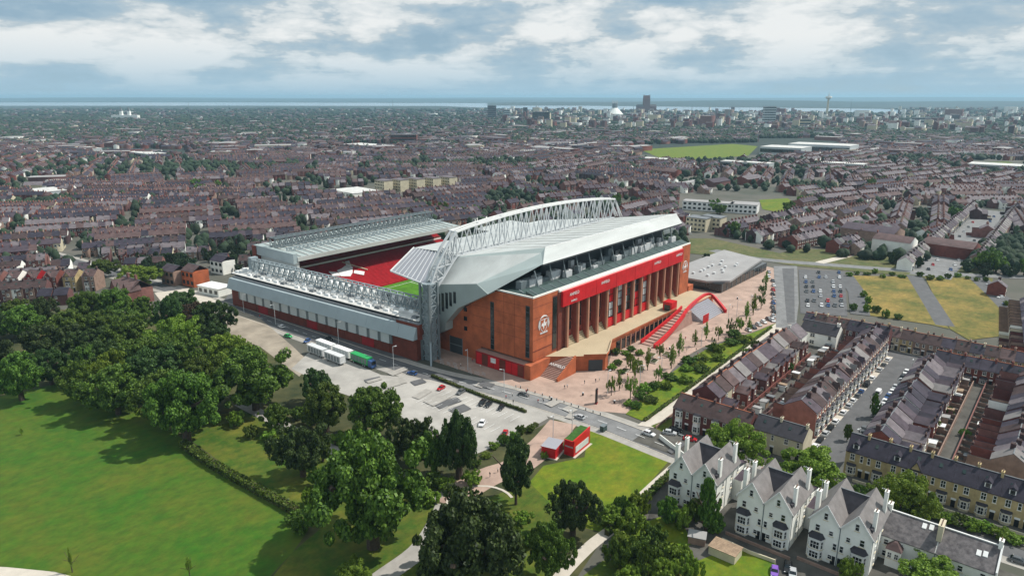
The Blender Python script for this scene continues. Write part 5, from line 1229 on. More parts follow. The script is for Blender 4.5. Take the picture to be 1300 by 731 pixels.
A.append(district(PXP([(870, 196), (1560, 196), (1560, 300), (1010, 322), (900, 300)]), R(-8), R(16), 3, 190))
A.append(district(PXP([(1010, 322), (1560, 300), (1560, 600), (1330, 480), (1258, 352), (1180, 344)]), R(4), R(8), 4, 160))
PLOT = np.vstack(A)
# whole blocks left open, small gaps
open_ = rb.random(9973); PLOT = PLOT[(open_[PLOT[:, 4].astype(int)] > .10)]
PLOT = PLOT[rb.random(len(PLOT)) > .05]
def greenness(x, y): return np.sin(x / 97 + 1.3) * np.sin(y / 83 + .4) + .55 * np.sin(x / 39 + .7) * np.sin(y / 36 + 2.1) + .3 * np.sin((x + y) / 150)
def yardness(x, y): return np.sin(x / 88 + 4.1) * np.sin(y / 105 + 2.7) + .5 * np.sin((x - y) / 61 + 1)
PLOT = PLOT[(greenness(PLOT[:, 0], PLOT[:, 1]) < .93) & (yardness(PLOT[:, 0], PLOT[:, 1]) < 1.06)]
dist = np.hypot(PLOT[:, 0] - CAM[0], PLOT[:, 1] - CAM[1]); uu_, vv_, _ = project(np.column_stack([PLOT[:, 0], PLOT[:, 1], np.full(len(PLOT), 4.0)]))
rank = dist + 4000.0 * ((uu_ < -20) | (uu_ > 1320) | (vv_ > 735))      # houses outside the photograph come last
PLOT = PLOT[np.argsort(rank)]; dist = np.hypot(PLOT[:, 0] - CAM[0], PLOT[:, 1] - CAM[1])
blk = rb.random((9973, 8))
WALLN = ['brick_0', 'brick_1', 'brick_2', 'brick_3', 'brick_4', 'brick_5', 'render_cream', 'render_white']; ROOFN = ['slate_0', 'slate_1', 'slate_2', 'slate_3', 'slate_4', 'slate_5']
def pick_wall(P):
    base = (blk[P[:, 4].astype(int), 0] * 6).astype(int); k = rb.random(len(P)); return np.where(k < .58, base, np.where(k < .78, rb.integers(0, 6, len(P)), np.where(k < .85, 6, 7)))
def pick_roof(P):
    base = (blk[P[:, 4].astype(int), 1] * 6).astype(int); return np.where(rb.random(len(P)) < .72, base, rb.integers(0, 6, len(P)))
WI, RI = pick_wall(PLOT), pick_roof(PLOT)
right_ = project(np.column_stack([PLOT[:, 0], PLOT[:, 1], np.zeros(len(PLOT))]))[0] > 850
RI = np.where(right_, np.array([3, 1, 5, 3, 0, 3])[RI], RI)  # paler slates on the right: sunlight on these roofs put into their colour
HE = 5.6 + 1.5 * blk[PLOT[:, 4].astype(int), 2] + rb.uniform(-.12, .12, len(PLOT)); DEP = 8.2 + 1.6 * blk[PLOT[:, 4].astype(int), 3]
# the nearest become things of their own
NIND = 300 - 175
MID = []
for kind in range(3):
    w, d, he, hr = ((5.2, 8.6, 5.9, 8.8), (5.2, 9.2, 6.8, 10.0), (6.2, 8.4, 5.6, 8.4))[kind]
    MID.append(terrace_house(w, d, he, hr, 'brick_0', 'slate_0', 2, 0, (5, 5.5, 0)[kind], trim='white_paint', back=True))
tgt = []
for i in range(NIND):
    x, y, a, w, b = PLOT[i]; o = copy_tree(MID[2 if w > 5.5 else int(b) % 2]); o.location = (x, y, 0); o.rotation_euler = (0, 0, a); o.scale = (w / (5.2 if w < 5.5 else 6.2), 1, 1)
    left = project(np.array([x, y, 0.0]))[0] < 640
    tag(o, 'small brick terraced house among the packed rows beyond the tree belt' if left else 'small brick house among the rows right of the dry field', 'house', 'houses packed beyond the tree belt' if left else 'houses right of the dry field')
    recolour(o, {'brick_0': M[WALLN[WI[i]]], 'slate_0': M[ROOFN[RI[i]]]})
for o in MID: drop(o)
# ------------------------------------------------ mass of further houses: one object
def house_template(detail):
    """rows: x(unit w), x abs, y(unit d), y abs, z(he), z(hr-he), z abs, jitter slot ; faces: (verts, material slot 0 wall 1 roof 2 white 3 glass 4 chimney)"""
    V, F = [], []
    def v(xw=0, xa=0, yd=0, ya=0, ze=0, zr=0, za=0): V.append((xw, xa, yd, ya, ze, zr, za)); return len(V) - 1
    a = [v(0), v(1), v(1, yd=1), v(0, yd=1)]; b = [v(0, ze=1), v(1, ze=1), v(1, yd=1, ze=1), v(0, yd=1, ze=1)]; r = [v(0, yd=.5, ze=1, zr=1), v(1, yd=.5, ze=1, zr=1)]
    F += [((a[0], a[1], b[1], b[0]), 0), ((a[2], a[3], b[3], b[2]), 0), ((a[1], a[2], b[2], r[1], b[1]), 0), ((a[3], a[0], b[0], r[0], b[3]), 0)]
    e = [v(0, ya=-.35, ze=1, za=-.12), v(1, ya=-.35, ze=1, za=-.12), v(1, yd=.5, ze=1, zr=1, za=.16), v(0, yd=.5, ze=1, zr=1, za=.16), v(1, yd=1, ya=.35, ze=1, za=-.12), v(0, yd=1, ya=.35, ze=1, za=-.12)]
    F += [((e[0], e[1], e[2], e[3]), 1), ((e[3], e[2], e[4], e[5]), 1)]
    def boxf(x0, x1, y0, y1, z0, z1, m):
        q = [v(*p) for p in [(1, x0, .5, y0, 1, 1, z0), (1, x1, .5, y0, 1, 1, z0), (1, x1, .5, y1, 1, 1, z0), (1, x0, .5, y1, 1, 1, z0), (1, x0, .5, y0, 1, 1, z1), (1, x1, .5, y0, 1, 1, z1), (1, x1, .5, y1, 1, 1, z1), (1, x0, .5, y1, 1, 1, z1)]]
        for f in ((0, 1, 5, 4), (1, 2, 6, 5), (2, 3, 7, 6), (3, 0, 4, 7), (4, 5, 6, 7)): F.append((tuple(q[k] for k in f), m))
    boxf(-.75, -.05, -.7, .7, -.8, 1.3, 4); boxf(-.6, -.2, -.5, .5, 1.3, 1.7, 5)
    if detail:
        def win(xw, yd, s, z, h, w):   # frame then pane, proud of the wall
            for k, (o, g) in enumerate(((.05, 0), (.08, .14))):
                q = [v(xw, sx * (w / 2 - g), yd, s * o, z, 0, za) for sx, za in ((-1, g), (1, g), (1, h - g), (-1, h - g))]
                if s > 0: q = q[::-1]
                F.append((tuple(q), 2 + k))
        for z in (.1, .58): win(.3, 0, -1, z, 1.5, 1.5)
        win(.78, 0, -1, .58, 1.5, 1.0); win(.78, 1, 1, .6, 1.4, 1.1); win(.78, 1, 1, .14, 1.4, 1.3)
        c = [v(0, yd=1), v(.52, yd=1), v(.52, yd=1, ya=4.6), v(0, yd=1, ya=4.6), v(0, yd=1, ze=.98), v(.52, yd=1, ze=.74), v(.52, yd=1, ya=4.6, ze=.74), v(0, yd=1, ya=4.6, ze=.98)]
        F += [((c[1], c[2], c[6], c[5]), 0), ((c[2], c[3], c[7], c[6]), 0), ((c[3], c[0], c[4], c[7]), 0)]
        d = [v(0, yd=1, ze=1, za=.03), v(.52, .2, yd=1, ze=.74, za=.03), v(.52, .2, yd=1, ya=4.8, ze=.74, za=.03), v(0, yd=1, ya=4.8, ze=1, za=.03)]; F.append((tuple(d), 1))
        w = [v(1, -.05, 1, 0), v(1, -.05, 1, 8.0), v(1, -.05, 1, 8.0, za=1.7), v(1, -.05, 1, 0, za=1.7)]; F.append((tuple(w), 0))
    return np.array(V, float), F
def mass(name, tpl, x, y, a, w, d, he, hr, wi, ri, mats, slots, label=None):
    """all copies of one template in a single mesh; slots(inst, slot) -> material index arrays"""
    TV, TF = tpl; n = len(x)
    px = TV[None, :, 0] * w[:, None] + TV[None, :, 1]; py = TV[None, :, 2] * d[:, None] + TV[None, :, 3]
    pz = TV[None, :, 4] * he[:, None] + TV[None, :, 5] * (hr - he)[:, None] + TV[None, :, 6]
    ca, sa = np.cos(a)[:, None], np.sin(a)[:, None]
    V = np.stack([x[:, None] + ca * px - sa * py, y[:, None] + sa * px + ca * py, pz], 2).reshape(-1, 3)
    tot = np.array([len(f) for f, _ in TF]); vi = np.concatenate([np.array(f) for f, _ in TF]); sl = np.array([m for _, m in TF])
    loops = (vi[None, :] + (np.arange(n) * len(TV))[:, None]).ravel(); tots = np.tile(tot, n); starts = np.concatenate([[0], np.cumsum(tots)[:-1]])
    mi = np.empty((n, len(TF)), np.int32)
    for s in np.unique(sl): mi[:, sl == s] = slots(s)[:, None]
    me = bpy.data.meshes.new(name); me.vertices.add(len(V)); me.vertices.foreach_set('co', V.ravel()); me.loops.add(len(loops)); me.loops.foreach_set('vertex_index', loops.astype(np.int32))
    me.polygons.add(len(tots)); me.polygons.foreach_set('loop_start', starts.astype(np.int32)); me.polygons.foreach_set('loop_total', tots.astype(np.int32))
    for m in mats: me.materials.append(M[m])
    me.polygons.foreach_set('material_index', mi.ravel()); me.update(); me.validate()
    return put(me, name, kind='stuff')
PAL = WALLN + ROOFN + ['white_paint', 'glass_dark', 'brick_4']
Q = PLOT[NIND:]; qd = dist[NIND:]; qh, qw, qr, qdep = HE[NIND:], WI[NIND:], RI[NIND:], DEP[NIND:]
for name, sel, det in (('terraced_houses', qd < 820, True), ('distant_houses', qd >= 820, False)):
    P = Q[sel]; n = len(P)
    def slots(s, sel=sel, n=n):
        return {0: qw[sel], 1: 8 + qr[sel], 2: np.full(n, 14), 3: np.full(n, 15), 4: qw[sel] % 6, 5: np.full(n, 16)}[s]
    mass(name, house_template(det), P[:, 0], P[:, 1], P[:, 2], P[:, 3] - .01, qdep[sel], qh[sel], qh[sel] + 2.9, qw[sel], qr[sel], PAL, slots)
print('houses', len(PLOT), (qd < 820).sum(), (qd >= 820).sum())
# ------------------------------------------------ the city far off: blocks, sheds, then trees
def scatter_px(n, v0, v1, seed, u0=-240, u1=1560, power=1.0):
    r = np.random.default_rng(seed); u = r.uniform(u0, u1, n); v = v0 + (v1 - v0) * r.random(n) ** power
    xy = np.array([G(a, b) for a, b in zip(u, v)]); ok = ~blocked(xy); return xy[ok], u[ok], v[ok], r
xy, u, v, r = scatter_px(12000, 139.5, 200, 5, power=1.25)
dd = np.hypot(xy[:, 0] - CAM[0], xy[:, 1] - CAM[1]); n = len(xy)
inriver = inside(xy[:, 0], xy[:, 1], PXP([(-300, 134.6), (300, 134.4), (560, 134.8), (680, 139.5), (800, 142.0), (1000, 143), (1140, 144.5), (1180, 142), (1120, 138.5), (900, 136.2), (640, 131.3), (-300, 130.5)]))
ok = ~inriver; xy, u, v, dd = xy[ok], u[ok], v[ok], dd[ok]; n = len(xy)
big = r.random(n); w = np.where(big < .94, r.uniform(8, 26, n), r.uniform(25, 70, n)); d = np.where(big < .94, r.uniform(8, 12, n), r.uniform(16, 36, n)); he = np.where(big < .94, r.uniform(5, 8.5, n), r.uniform(6, 12, n))
citym = ((u > 640) & (dd > 2300)); he = he * np.where(citym & (r.random(n) < .35), r.uniform(1.5, 4.2, n), 1)
hr = he + np.where(big < .94, 2.8, .6)
wi = np.where(r.random(n) < np.where(citym, .5, .16), 6 + r.integers(0, 2, n), r.integers(0, 6, n)); ri = np.where(big < .94, r.integers(0, 6, n), np.where(r.random(n) < .45, 8, r.integers(0, 6, n)))
PAL2 = WALLN + ROOFN + ['white_paint', 'glass_dark', 'terracotta', 'flat_roof']
ang = np.where(u < 640, R(-33), R(-8)) + np.where(r.random(n) < .5, math.pi / 2, 0)
mass('city_buildings', house_template(False), xy[:, 0], xy[:, 1], ang, w, d, he, hr, wi, ri, PAL2, lambda s: {0: wi, 1: np.where(ri == 8, 17, 8 + np.minimum(ri, 5)), 2: wi, 3: wi, 4: wi % 6, 5: np.full(n, 16)}[s])
# larger halls, schools and works standing in the open blocks between the terraces
bx, bu, bv, br = scatter_px(2600, 198, 330, 51, power=1.3); sel = yardness(bx[:, 0], bx[:, 1]) > 1.12; bx, bu = bx[sel], bu[sel]
kept = []
for i in range(len(bx)):
    if all(abs(bx[i, 0] - bx[j, 0]) + abs(bx[i, 1] - bx[j, 1]) > 46 for j in kept): kept.append(i)
bx, bu = bx[kept], bu[kept]; n = len(bx)
wi2 = br.choice([7, 6, 0, 3, 4, 7], n); ri2 = br.choice([8, 8, 3, 1, 5], n)
w2, d2 = br.uniform(18, 40, n), br.uniform(12, 22, n); h2 = br.uniform(5, 10, n)
mass('works_and_schools', house_template(False), bx[:, 0], bx[:, 1], np.where(bu < 640, R(-33), R(-8)) + br.choice([0, math.pi / 2], n), w2, d2, h2, h2 + np.where(ri2 == 8, .5, 3.2), wi2, ri2, PAL2, lambda s: {0: wi2, 1: np.where(ri2 == 8, 17, 8 + np.minimum(ri2, 5)), 2: wi2, 3: wi2, 4: wi2 % 6, 5: np.full(n, 16)}[s])
# trees between the houses: blob crowns as geometry, one mass
def clump_template(seed, rings=4, seg=7):
    r = np.random.default_rng(seed); V, F = [], []
    for i in range(rings + 1):
        t = i / rings; z = t; rad = math.sin(math.pi * (.12 + .80 * t)) ** .8 * (.9 if i < rings else .35)
        for k in range(seg): a = 6.2832 * (k + .5 * (i % 2)) / seg; q = rad * r.uniform(.75, 1.2); V.append((q * math.cos(a), q * math.sin(a), z * r.uniform(.92, 1.08)))
    for i in range(rings):
        for k in range(seg): a, b = i * seg + k, i * seg + (k + 1) % seg; F.append(((a, b, b + seg), 0)); F.append(((a, b + seg, a + seg), 0))
    F.append((tuple(rings * seg + k for k in range(seg)), 0))
    return np.array(V), F
def tree_mass(name, xy, wid, hgt, m, seed, rings=4, seg=7):
    TV, TF = clump_template(seed, rings, seg); n = len(xy); r = np.random.default_rng(seed + 9); a = r.uniform(0, 6.28, n); ca, sa = np.cos(a)[:, None], np.sin(a)[:, None]
    X = TV[None, :, 0] * (wid / 2)[:, None]; Y = TV[None, :, 1] * (wid / 2)[:, None] * r.uniform(.8, 1.2, n)[:, None]; Z = TV[None, :, 2] * hgt[:, None] + .2
    V = np.stack([xy[:, 0][:, None] + ca * X - sa * Y, xy[:, 1][:, None] + sa * X + ca * Y, Z], 2).reshape(-1, 3)
    tot = np.array([len(f) for f, _ in TF]); vi = np.concatenate([np.array(f) for f, _ in TF])
    loops = (vi[None, :] + (np.arange(n) * len(TV))[:, None]).ravel(); tots = np.tile(tot, n); starts = np.concatenate([[0], np.cumsum(tots)[:-1]])
    me = bpy.data.meshes.new(name); me.vertices.add(len(V)); me.vertices.foreach_set('co', V.ravel()); me.loops.add(len(loops)); me.loops.foreach_set('vertex_index', loops.astype(np.int32)); me.polygons.add(len(tots)); me.polygons.foreach_set('loop_start', starts.astype(np.int32)); me.polygons.foreach_set('loop_total', tots.astype(np.int32))
    me.materials.append(m); me.update(); me.validate(); return put(me, name, kind='stuff')
FT = mat('far_foliage', (.013, .030, .015), .9, .3, .05, col2=(.032, .054, .024), island=.35)
parts = [scatter_px(12500, 139.0, 186, 31, power=1.1)[0], scatter_px(2600, 165, 225, 32)[0], scatter_px(1500, 158, 178, 33, 830, 1340)[0], scatter_px(3600, 152, 182, 37, 640, 1340)[0], scatter_px(1700, 150, 178, 34, -40, 420)[0], scatter_px(500, 176, 182, 36, 640, 960)[0]]
xy = np.vstack(parts); ok = ~inside(xy[:, 0], xy[:, 1], PXP([(-300, 134.6), (680, 139.5), (1140, 144.5), (1180, 142), (1120, 138.5), (640, 131.3), (-300, 130.5)])); xy = xy[ok]; r = np.random.default_rng(8)
dd = np.hypot(xy[:, 0] - CAM[0], xy[:, 1] - CAM[1]); k = np.clip(dd / 2200, .8, 2.2)
tree_mass('far_woods', xy, r.uniform(9, 20, len(xy)) * k, r.uniform(7, 12, len(xy)) * k ** .4, FT, 3)
# single trees in the streets and gardens: the nearest are things
def free(xy, pad=9):
    return np.array([np.min(np.abs(PLOT[:, 0] - x) + np.abs(PLOT[:, 1] - y)) > pad for x, y in xy], bool)
p1, u1_, v1_, _ = scatter_px(5200, 200, 352, 41, power=1.5)
q_, _, _, _ = scatter_px(16000, 198, 340, 43, power=1.4); gq = greenness(q_[:, 0], q_[:, 1]); q_ = q_[gq > .86]; p1 = np.vstack([p1, q_]); sel = free(p1, 4); p1 = p1[sel]; uu_, _, _ = project(np.column_stack([p1[:, 0], p1[:, 1], np.zeros(len(p1))])); d1 = np.hypot(p1[:, 0] - CAM[0], p1[:, 1] - CAM[1]) + 4000.0 * ((uu_ < -10) | (uu_ > 1310)); p1 = p1[np.argsort(d1)]
extra = [G(*q) for q in [(575, 278), (590, 276), (602, 274), (560, 272), (782, 262), (930, 300), (905, 268), (914, 272), (1000, 270), (1042, 262), (1212, 280), (1245, 344), (1256, 340), (1264, 346), (1300, 350), (1020, 262), (622, 190), (630, 192), (250, 240), (262, 236), (275, 242), (255, 245), (610, 215), (1105, 240), (1120, 236)]]
nt_ = max(0, 300 - NTREE[0] - len(extra))
for x, y in extra: tree((x, y), rt.uniform(9, 15), rt.uniform(9, 13), 'fargreen', 'rounded green tree standing among the houses beyond the stadium', 'trees among the far houses', lift=.1)
for x, y in p1[:nt_]: tree((x, y), rt.uniform(5, 10), rt.uniform(5, 9), 'far', 'rounded dark tree standing among the packed terraces', 'trees among the packed terraces', lift=.1)
rest = p1[nt_:]; r = np.random.default_rng(3)
if len(rest): tree_mass('street_trees', rest, r.uniform(5, 10, len(rest)), r.uniform(5, 9, len(rest)), FT, 6)
print('trees', NTREE[0], len(rest))

# ------------------------------------------------------------------ larger buildings one can tell apart
def block(xy, rz, w, d, h, wall, roof, label, storeys=3, bays=8, cat='building', name='apartment_block', group=None, flat=True, strip=False, glass='glass_dark'):
    t = thing(name, label, cat, (xy[0], xy[1], 0), rz, group)
    mb = MB(); mb.box(0, w, 0, d, 0, h, wall); mb.obj('wall', t)
    mb = MB()
    if flat: mb.box(-.3, w + .3, -.3, d + .3, h, h + .5, roof)
    else: roof_gable(mb, 0, w, 0, d, h, h + d * .3, roof)
    mb.obj('roof', t)
    for s in range(storeys):
        z = h * (s + .3) / storeys; hh = h / storeys * .48
        for side in (0, 1):
            if strip: mb = MB(); (mb.box(.4, w - .4, -.08, 0, z, z + hh, glass) if side == 0 else mb.box(-.08, 0, .4, d - .4, z, z + hh, glass)); mb.obj('window_strip', t); continue
            nb = bays if side == 0 else max(2, int(bays * d / w))
            for k in range(nb):
                L_ = w if side == 0 else d; x = L_ * (k + .5) / nb; q = L_ / nb * .28; mb = MB()
                (mb.box(x - q, x + q, -.08, 0, z, z + hh, glass) if side == 0 else mb.box(-.08, 0, x - q, x + q, z, z + hh, glass)); mb.obj('window', t)
    return t
HA = -math.pi / 2       # front towards the left foreground
# pale flat roofed hall behind the plaza
t = thing('pavilion', 'low dark glazed hall with a broad pale flat roof behind the plaza', 'building', (158, -8.5, 0))
mb = MB(); mb.box(2, 70, 2, 34, 0, 5.0, 'glass_dark'); mb.obj('wall', t)
mb = MB(); mb.prism([(0, 10), (9, 0), (72, 6), (84, 36), (0, 38)], 5.0, 6.1, 'flat_roof', 'flat_roof'); ro = mb.obj('roof', t)
for k in range(14): mb = MB(); x = 8 + (k % 7) * 6.5 + rt.random() * 3; y = 10 + (k // 7) * 9 + rt.random() * 4; mb.box(x, x + 1.8, y, y + 1.4, 6.1, 7.2, 'machine'); mb.obj('roof_unit', ro)
for k in range(10): mb = MB(); mb.box(3 + k * 6.6, 3.4 + k * 6.6, 1.85, 2, 0, 5, 'steel_dark'); mb.obj('mullion', t)
# cream flats near the far corner of the big stand, school, office rows
fl = [((870, 292), 'cream three storey flats just beyond the far corner of the big stand, left block'), ((888, 291), 'cream three storey flats just beyond the far corner of the big stand, right block')]
for q, lab in fl: x, y = G(*q); block((x, y), HA, 17, 13, 10.5, 'render_cream', 'lead', lab, 3, 5)
x, y = G(866, 266); block((x, y), HA + R(14), 46, 14, 8, 'white_paint', 'flat_roof', 'white two storey school wing with flat roof, left one', 2, 10, name='school')
x, y = G(926, 270); block((x, y), HA + R(14), 24, 20, 8, 'white_paint', 'flat_roof', 'white two storey school wing with flat roof, right one', 2, 6, name='school')
for i in range(5):
    x, y = G(476 + i * 20.5, 243 - i * 1.2); block((x, y), HA - R(6), 19, 12, 13, 'render_cream', 'slate_3', 'cream four storey flats in the row beyond the stadium, %s from the white roof' % ORD[i], 4, 6, group='row of cream flats')
x, y = G(420, 248); block((x, y), HA - R(6), 46, 34, 6, 'render_white', 'roof_pale', 'broad white roofed warehouse left of the cream flats', 1, 6, name='warehouse')
for q, w, d, h, lab in [((86, 194), 60, 40, 9, 'white roofed warehouse far left, shorter one'), ((150, 197), 130, 30, 8, 'long white roofed warehouse on the far left'), ((436, 188), 95, 45, 8, 'long pale roofed warehouse beyond the terraces, left of the centre'), ((964, 196), 75, 60, 14, 'low pale arched roof sports hall beyond the far green, left part'), ((1000, 194), 110, 60, 17, 'large pale arched roof sports hall beyond the far green'), ((914, 212), 75, 20, 9, 'long white roofed shed right of the far green'), ((812, 207), 50, 22, 8, 'pale roofed shed below the far green'), ((1228, 215), 90, 40, 8, 'pale industrial shed by the right picture edge'), ((36, 250), 40, 25, 8, 'white flat roofed building among the left terraces'), ((1040, 214), 60, 24, 9, 'pale roofed shed right of the sports hall')]:
    x, y = G(*q); block((x, y), HA, w, d, h, 'panel_grey', 'roof_pale', lab, 1, 8, name='warehouse', strip=True)
# small white flat roof and blocks beside the end stand
x, y = G(252, 372); block((x, y), HA + R(10), 17, 9, 4.2, 'render_white', 'white_paint', 'small white flat roofed shop beside the end stand', 1, 4, name='shop')
for q, w, d, h, wl, rf, lab in [((232, 362), 11, 10, 9, 'stadium_brick', 'slate_5', 'orange brick gabled house with blank end wall beside the road'), ((206, 360), 12, 9, 8.4, 'brick_4', 'slate_1', 'pale brick gabled house left of the orange gable'), ((268, 346), 12, 9, 8, 'render_white', 'slate_0', 'white bay fronted house behind the small white shop')]:
    x, y = G(*q); block((x, y), HA + R(8), w, d, h, wl, rf, lab, 2, 3, cat='house', name='house', flat=False)
# big gabled villa at the left end of the road
x, y = G(146, 382); t = thing('gabled_villa', 'large red and cream gabled villa behind the tree belt', 'house', (x, y, 0), HA + R(6))
mb = MB(); mb.box(0, 17, 0, 12, 0, 8, 'brick_2'); 
for g in (0, 6, 12): p = [(g, 0), (g + 5, 0), (g + 5, 8), (g + 2.5, 12), (g, 8)]; mb.hexa([(a, -1.2, b) for a, b in p], [(a, 6, b) for a, b in p], 'render_cream' if g == 6 else 'brick_2')
mb.obj('wall', t); mb = MB(); roof_gable(mb, 0, 17, 0, 12, 8, 12.4, 'slate_5')
for g in (0, 6, 12):
    mb.slab([(g - .3, -1.5, 7.7), (g + 2.5, -1.5, 12.2), (g + 2.5, 6, 12.2), (g - .3, 6, 7.7)], .2, 'slate_5'); mb.slab([(g + 2.5, -1.5, 12.2), (g + 5.3, -1.5, 7.7), (g + 5.3, 6, 7.7), (g + 2.5, 6, 12.2)], .2, 'slate_5')
ro = mb.obj('roof', t); chimney(ro, 5.5, 6, 11, 14.6, 'brick_2', 1.6, .9, 4); chimney(ro, 13, 6, 11, 14.6, 'brick_2', 1.6, .9, 4)
for g in (1.2, 3.6, 7.2, 9.6, 13.2, 15.6):
    for z in (1, 4.6): window(t, g + .1, -1.2, z, 1.3, 2.0)
# row of red, white and ochre bay fronted houses at the left edge
PX = terrace_house(7, 10, 8.5, 11.6, 'brick_0', 'slate_5', 3, 2, 0, trim='white_paint', attic_gable=True)
for i in range(6):
    x, y = G(-14 + i * 24, 372 - i * .5); o = copy_tree(PX); o.location = (x, y, 0); o.rotation_euler = (0, 0, R(-50)); tag(o, 'tall bay fronted house above the tree belt, %s from the left picture edge' % ORD[i], 'house', 'bay fronted houses above the tree belt')
    recolour(o, {'brick_0': M[('brick_2', 'render_white', 'red_wall', 'brick_0', 'yellow_brick', 'brick_4')[i]]})
drop(PX)
# straight street beyond the dry field, houses on both sides
PS = terrace_house(7.2, 8.5, 5.6, 8.6, 'brick_4', 'slate_3', 2, 1, 0, trim='white_paint')
a = np.array(G(1186, 349)); b = np.array(G(1262, 268)); dv = (b - a) / np.hypot(*(b - a)); nv = np.array([-dv[1], dv[0]]); n = int(np.hypot(*(b - a)) / 8.6)
for side in (1, -1):
    for i in range(n):
        if side < 0 and i < 5: continue
        o = copy_tree(PS); p = a + dv * (i * 8.6 + (7.2 if side < 0 else 0)) + nv * side * 12.5
        o.location = (p[0], p[1], 0); o.rotation_euler = (0, 0, math.atan2(dv[1], dv[0]) + (0 if side > 0 else math.pi)); tag(o, 'small pale house on the %s side of the straight street, %s from its near end' % ('left' if side > 0 else 'right', ORD[i]), 'house', 'houses on the straight street')
        recolour(o, {'brick_4': M[rt.choice(['brick_4', 'render_white', 'render_cream', 'brick_2'])], 'slate_3': M[rt.choice(['slate_3', 'slate_1', 'slate_lilac'])]})
drop(PS)
# landmarks on the skyline
def at(u, v): return G(u, v)
x, y = at(820, 143.5); t = thing('cathedral', 'huge dark square towered cathedral rising above the city skyline', 'cathedral', (x, y, 0), R(-50))
mb = MB(); mb.box(-62, 62, -20, 20, 0, 40, 'dark_brick'); mb.obj('nave', t)
mb = MB(); mb.prism([(-20, -20.2), (20, -20.2), (20, 20.2), (-20, 20.2)], 0, 88, 'dark_brick'); mb.hexa([(-20, -20, 88), (20, -20, 88), (20, 20, 88), (-20, 20, 88)], [(-14, -14, 108), (14, -14, 108), (14, 14, 108), (-14, 14, 108)], 'dark_brick'); tw = mb.obj('tower', t)
for q in (-1, 1):
    for p in (-1, 1): mb = MB(); mb.cyl(q * 17, p * 17, 88, 113, 3, 'dark_brick', 6, 1.2); mb.obj('pinnacle', tw)
mb = MB(); roof_gable(mb, -62, -20.1, -20, 20, 40, 52, 'slate_2', over=1); roof_gable(mb, 20.1, 62, -20, 20, 40, 52, 'slate_2', over=1); mb.obj('roof', t)
x, y = at(780, 148); t = thing('round_cathedral', 'white conical drum cathedral with a spiked crown on the skyline', 'cathedral', (x, y, 0))
mb = MB(); mb.cyl(0, 0, 0, 14, 46, 'render_white', 16); mb.cyl(0, 0, 14, 44, 44, 'render_white', 16, 15); mb.obj('cone_roof', t)
mb = MB(); mb.cyl(0, 0, 44, 68, 15, 'lead', 16, 13); lt = mb.obj('lantern', t)
for k in range(8): a = k * 6.2832 / 8; mb = MB(); mb.cyl(13 * math.cos(a), 13 * math.sin(a), 66, 84, 1.6, 'steel', 5, .4); mb.obj('spike', lt)
x, y = at(1049, 150.5); t = thing('radio_tower', 'slender concrete radio tower with a round pod near its top', 'tower', (x, y, 0))
mb = MB(); mb.cyl(0, 0, 0, 98, 6.0, 'render_cream', 10, 4.2); mb.obj('shaft', t); mb = MB(); mb.cyl(0, 0, 90, 97, 7, 'render_white', 14, 15); mb.cyl(0, 0, 97, 104, 15, 'render_white', 14, 13); mb.obj('pod', t); mb = MB(); mb.cyl(0, 0, 104, 122, 3, 'steel', 6, .6); mb.obj('mast', t)
for q, w, h, wl, lab in [((619, 152), 40, 62, 'slate_3', 'grey tower block on the skyline left of the cathedral, taller one'), ((676, 156), 70, 42, 'slate_2', 'brown slab block on the skyline left of the white drum cathedral'), ((969, 160), 42, 68, 'panel_grey', 'pale grey tower block standing in front of the river, left of the radio tower'), ((664, 150), 22, 50, 'brick_5', 'narrow dark tower block beside the brown slab'), ((496, 184), 58, 22, 'brick_0', 'red brick mill building beyond the terraces'), ((1160, 160), 60, 30, 'panel_grey', 'pale office block on the right skyline'), ((1010, 163), 50, 30, 'render_cream', 'cream office block left of the radio tower'), ((640, 152), 26, 44, 'panel_grey', 'pale tower block right of the tallest grey one')]:
    x, y = G(*q); block((x, y), R(-50), w, 18, h, wl, 'lead', lab, max(3, int(h / 8)), 4, cat='tower block' if h > 40 else 'building', name='tower_block', strip=True)
x, y = at(160, 152); t = thing('steepled_hall', 'pale twin towered hall on the far left skyline', 'building', (x, y, 0), R(-50))
mb = MB(); mb.box(-60, 60, -12, 12, 0, 20, 'render_white'); mb.obj('wall', t)
for q in (-18, 18): mb = MB(); mb.box(q - 6, q + 6, -6, 6, 20.01, 38, 'render_white'); mb.hexa([(q - 6, -6, 38), (q + 6, -6, 38), (q + 6, 6, 38), (q - 6, 6, 38)], [(q - .5, -.5, 58), (q + .5, -.5, 58), (q + .5, .5, 58), (q - .5, .5, 58)], 'lead'); mb.obj('tower', t)
for i_, (q, h) in enumerate(sorted((((241, 145), 70), ((499, 140), 80), ((1080, 140), 80), ((804, 146), 60), ((925, 150), 55), ((878, 146), 62)))):
    x, y = G(*q); t = thing('mast', 'thin mast sticking up from the far skyline, %s from the left' % ORD[i_], 'mast', (x, y, 0), 0, 'masts on the skyline'); mb = MB(); mb.cyl(0, 0, 0, h * .55, 3.2, 'steel_dark', 6, 2); mb.obj('base', t); mb = MB(); mb.cyl(0, 0, h * .55, h, 1.6, 'steel_dark', 5, .5); mb.obj('spire', t)
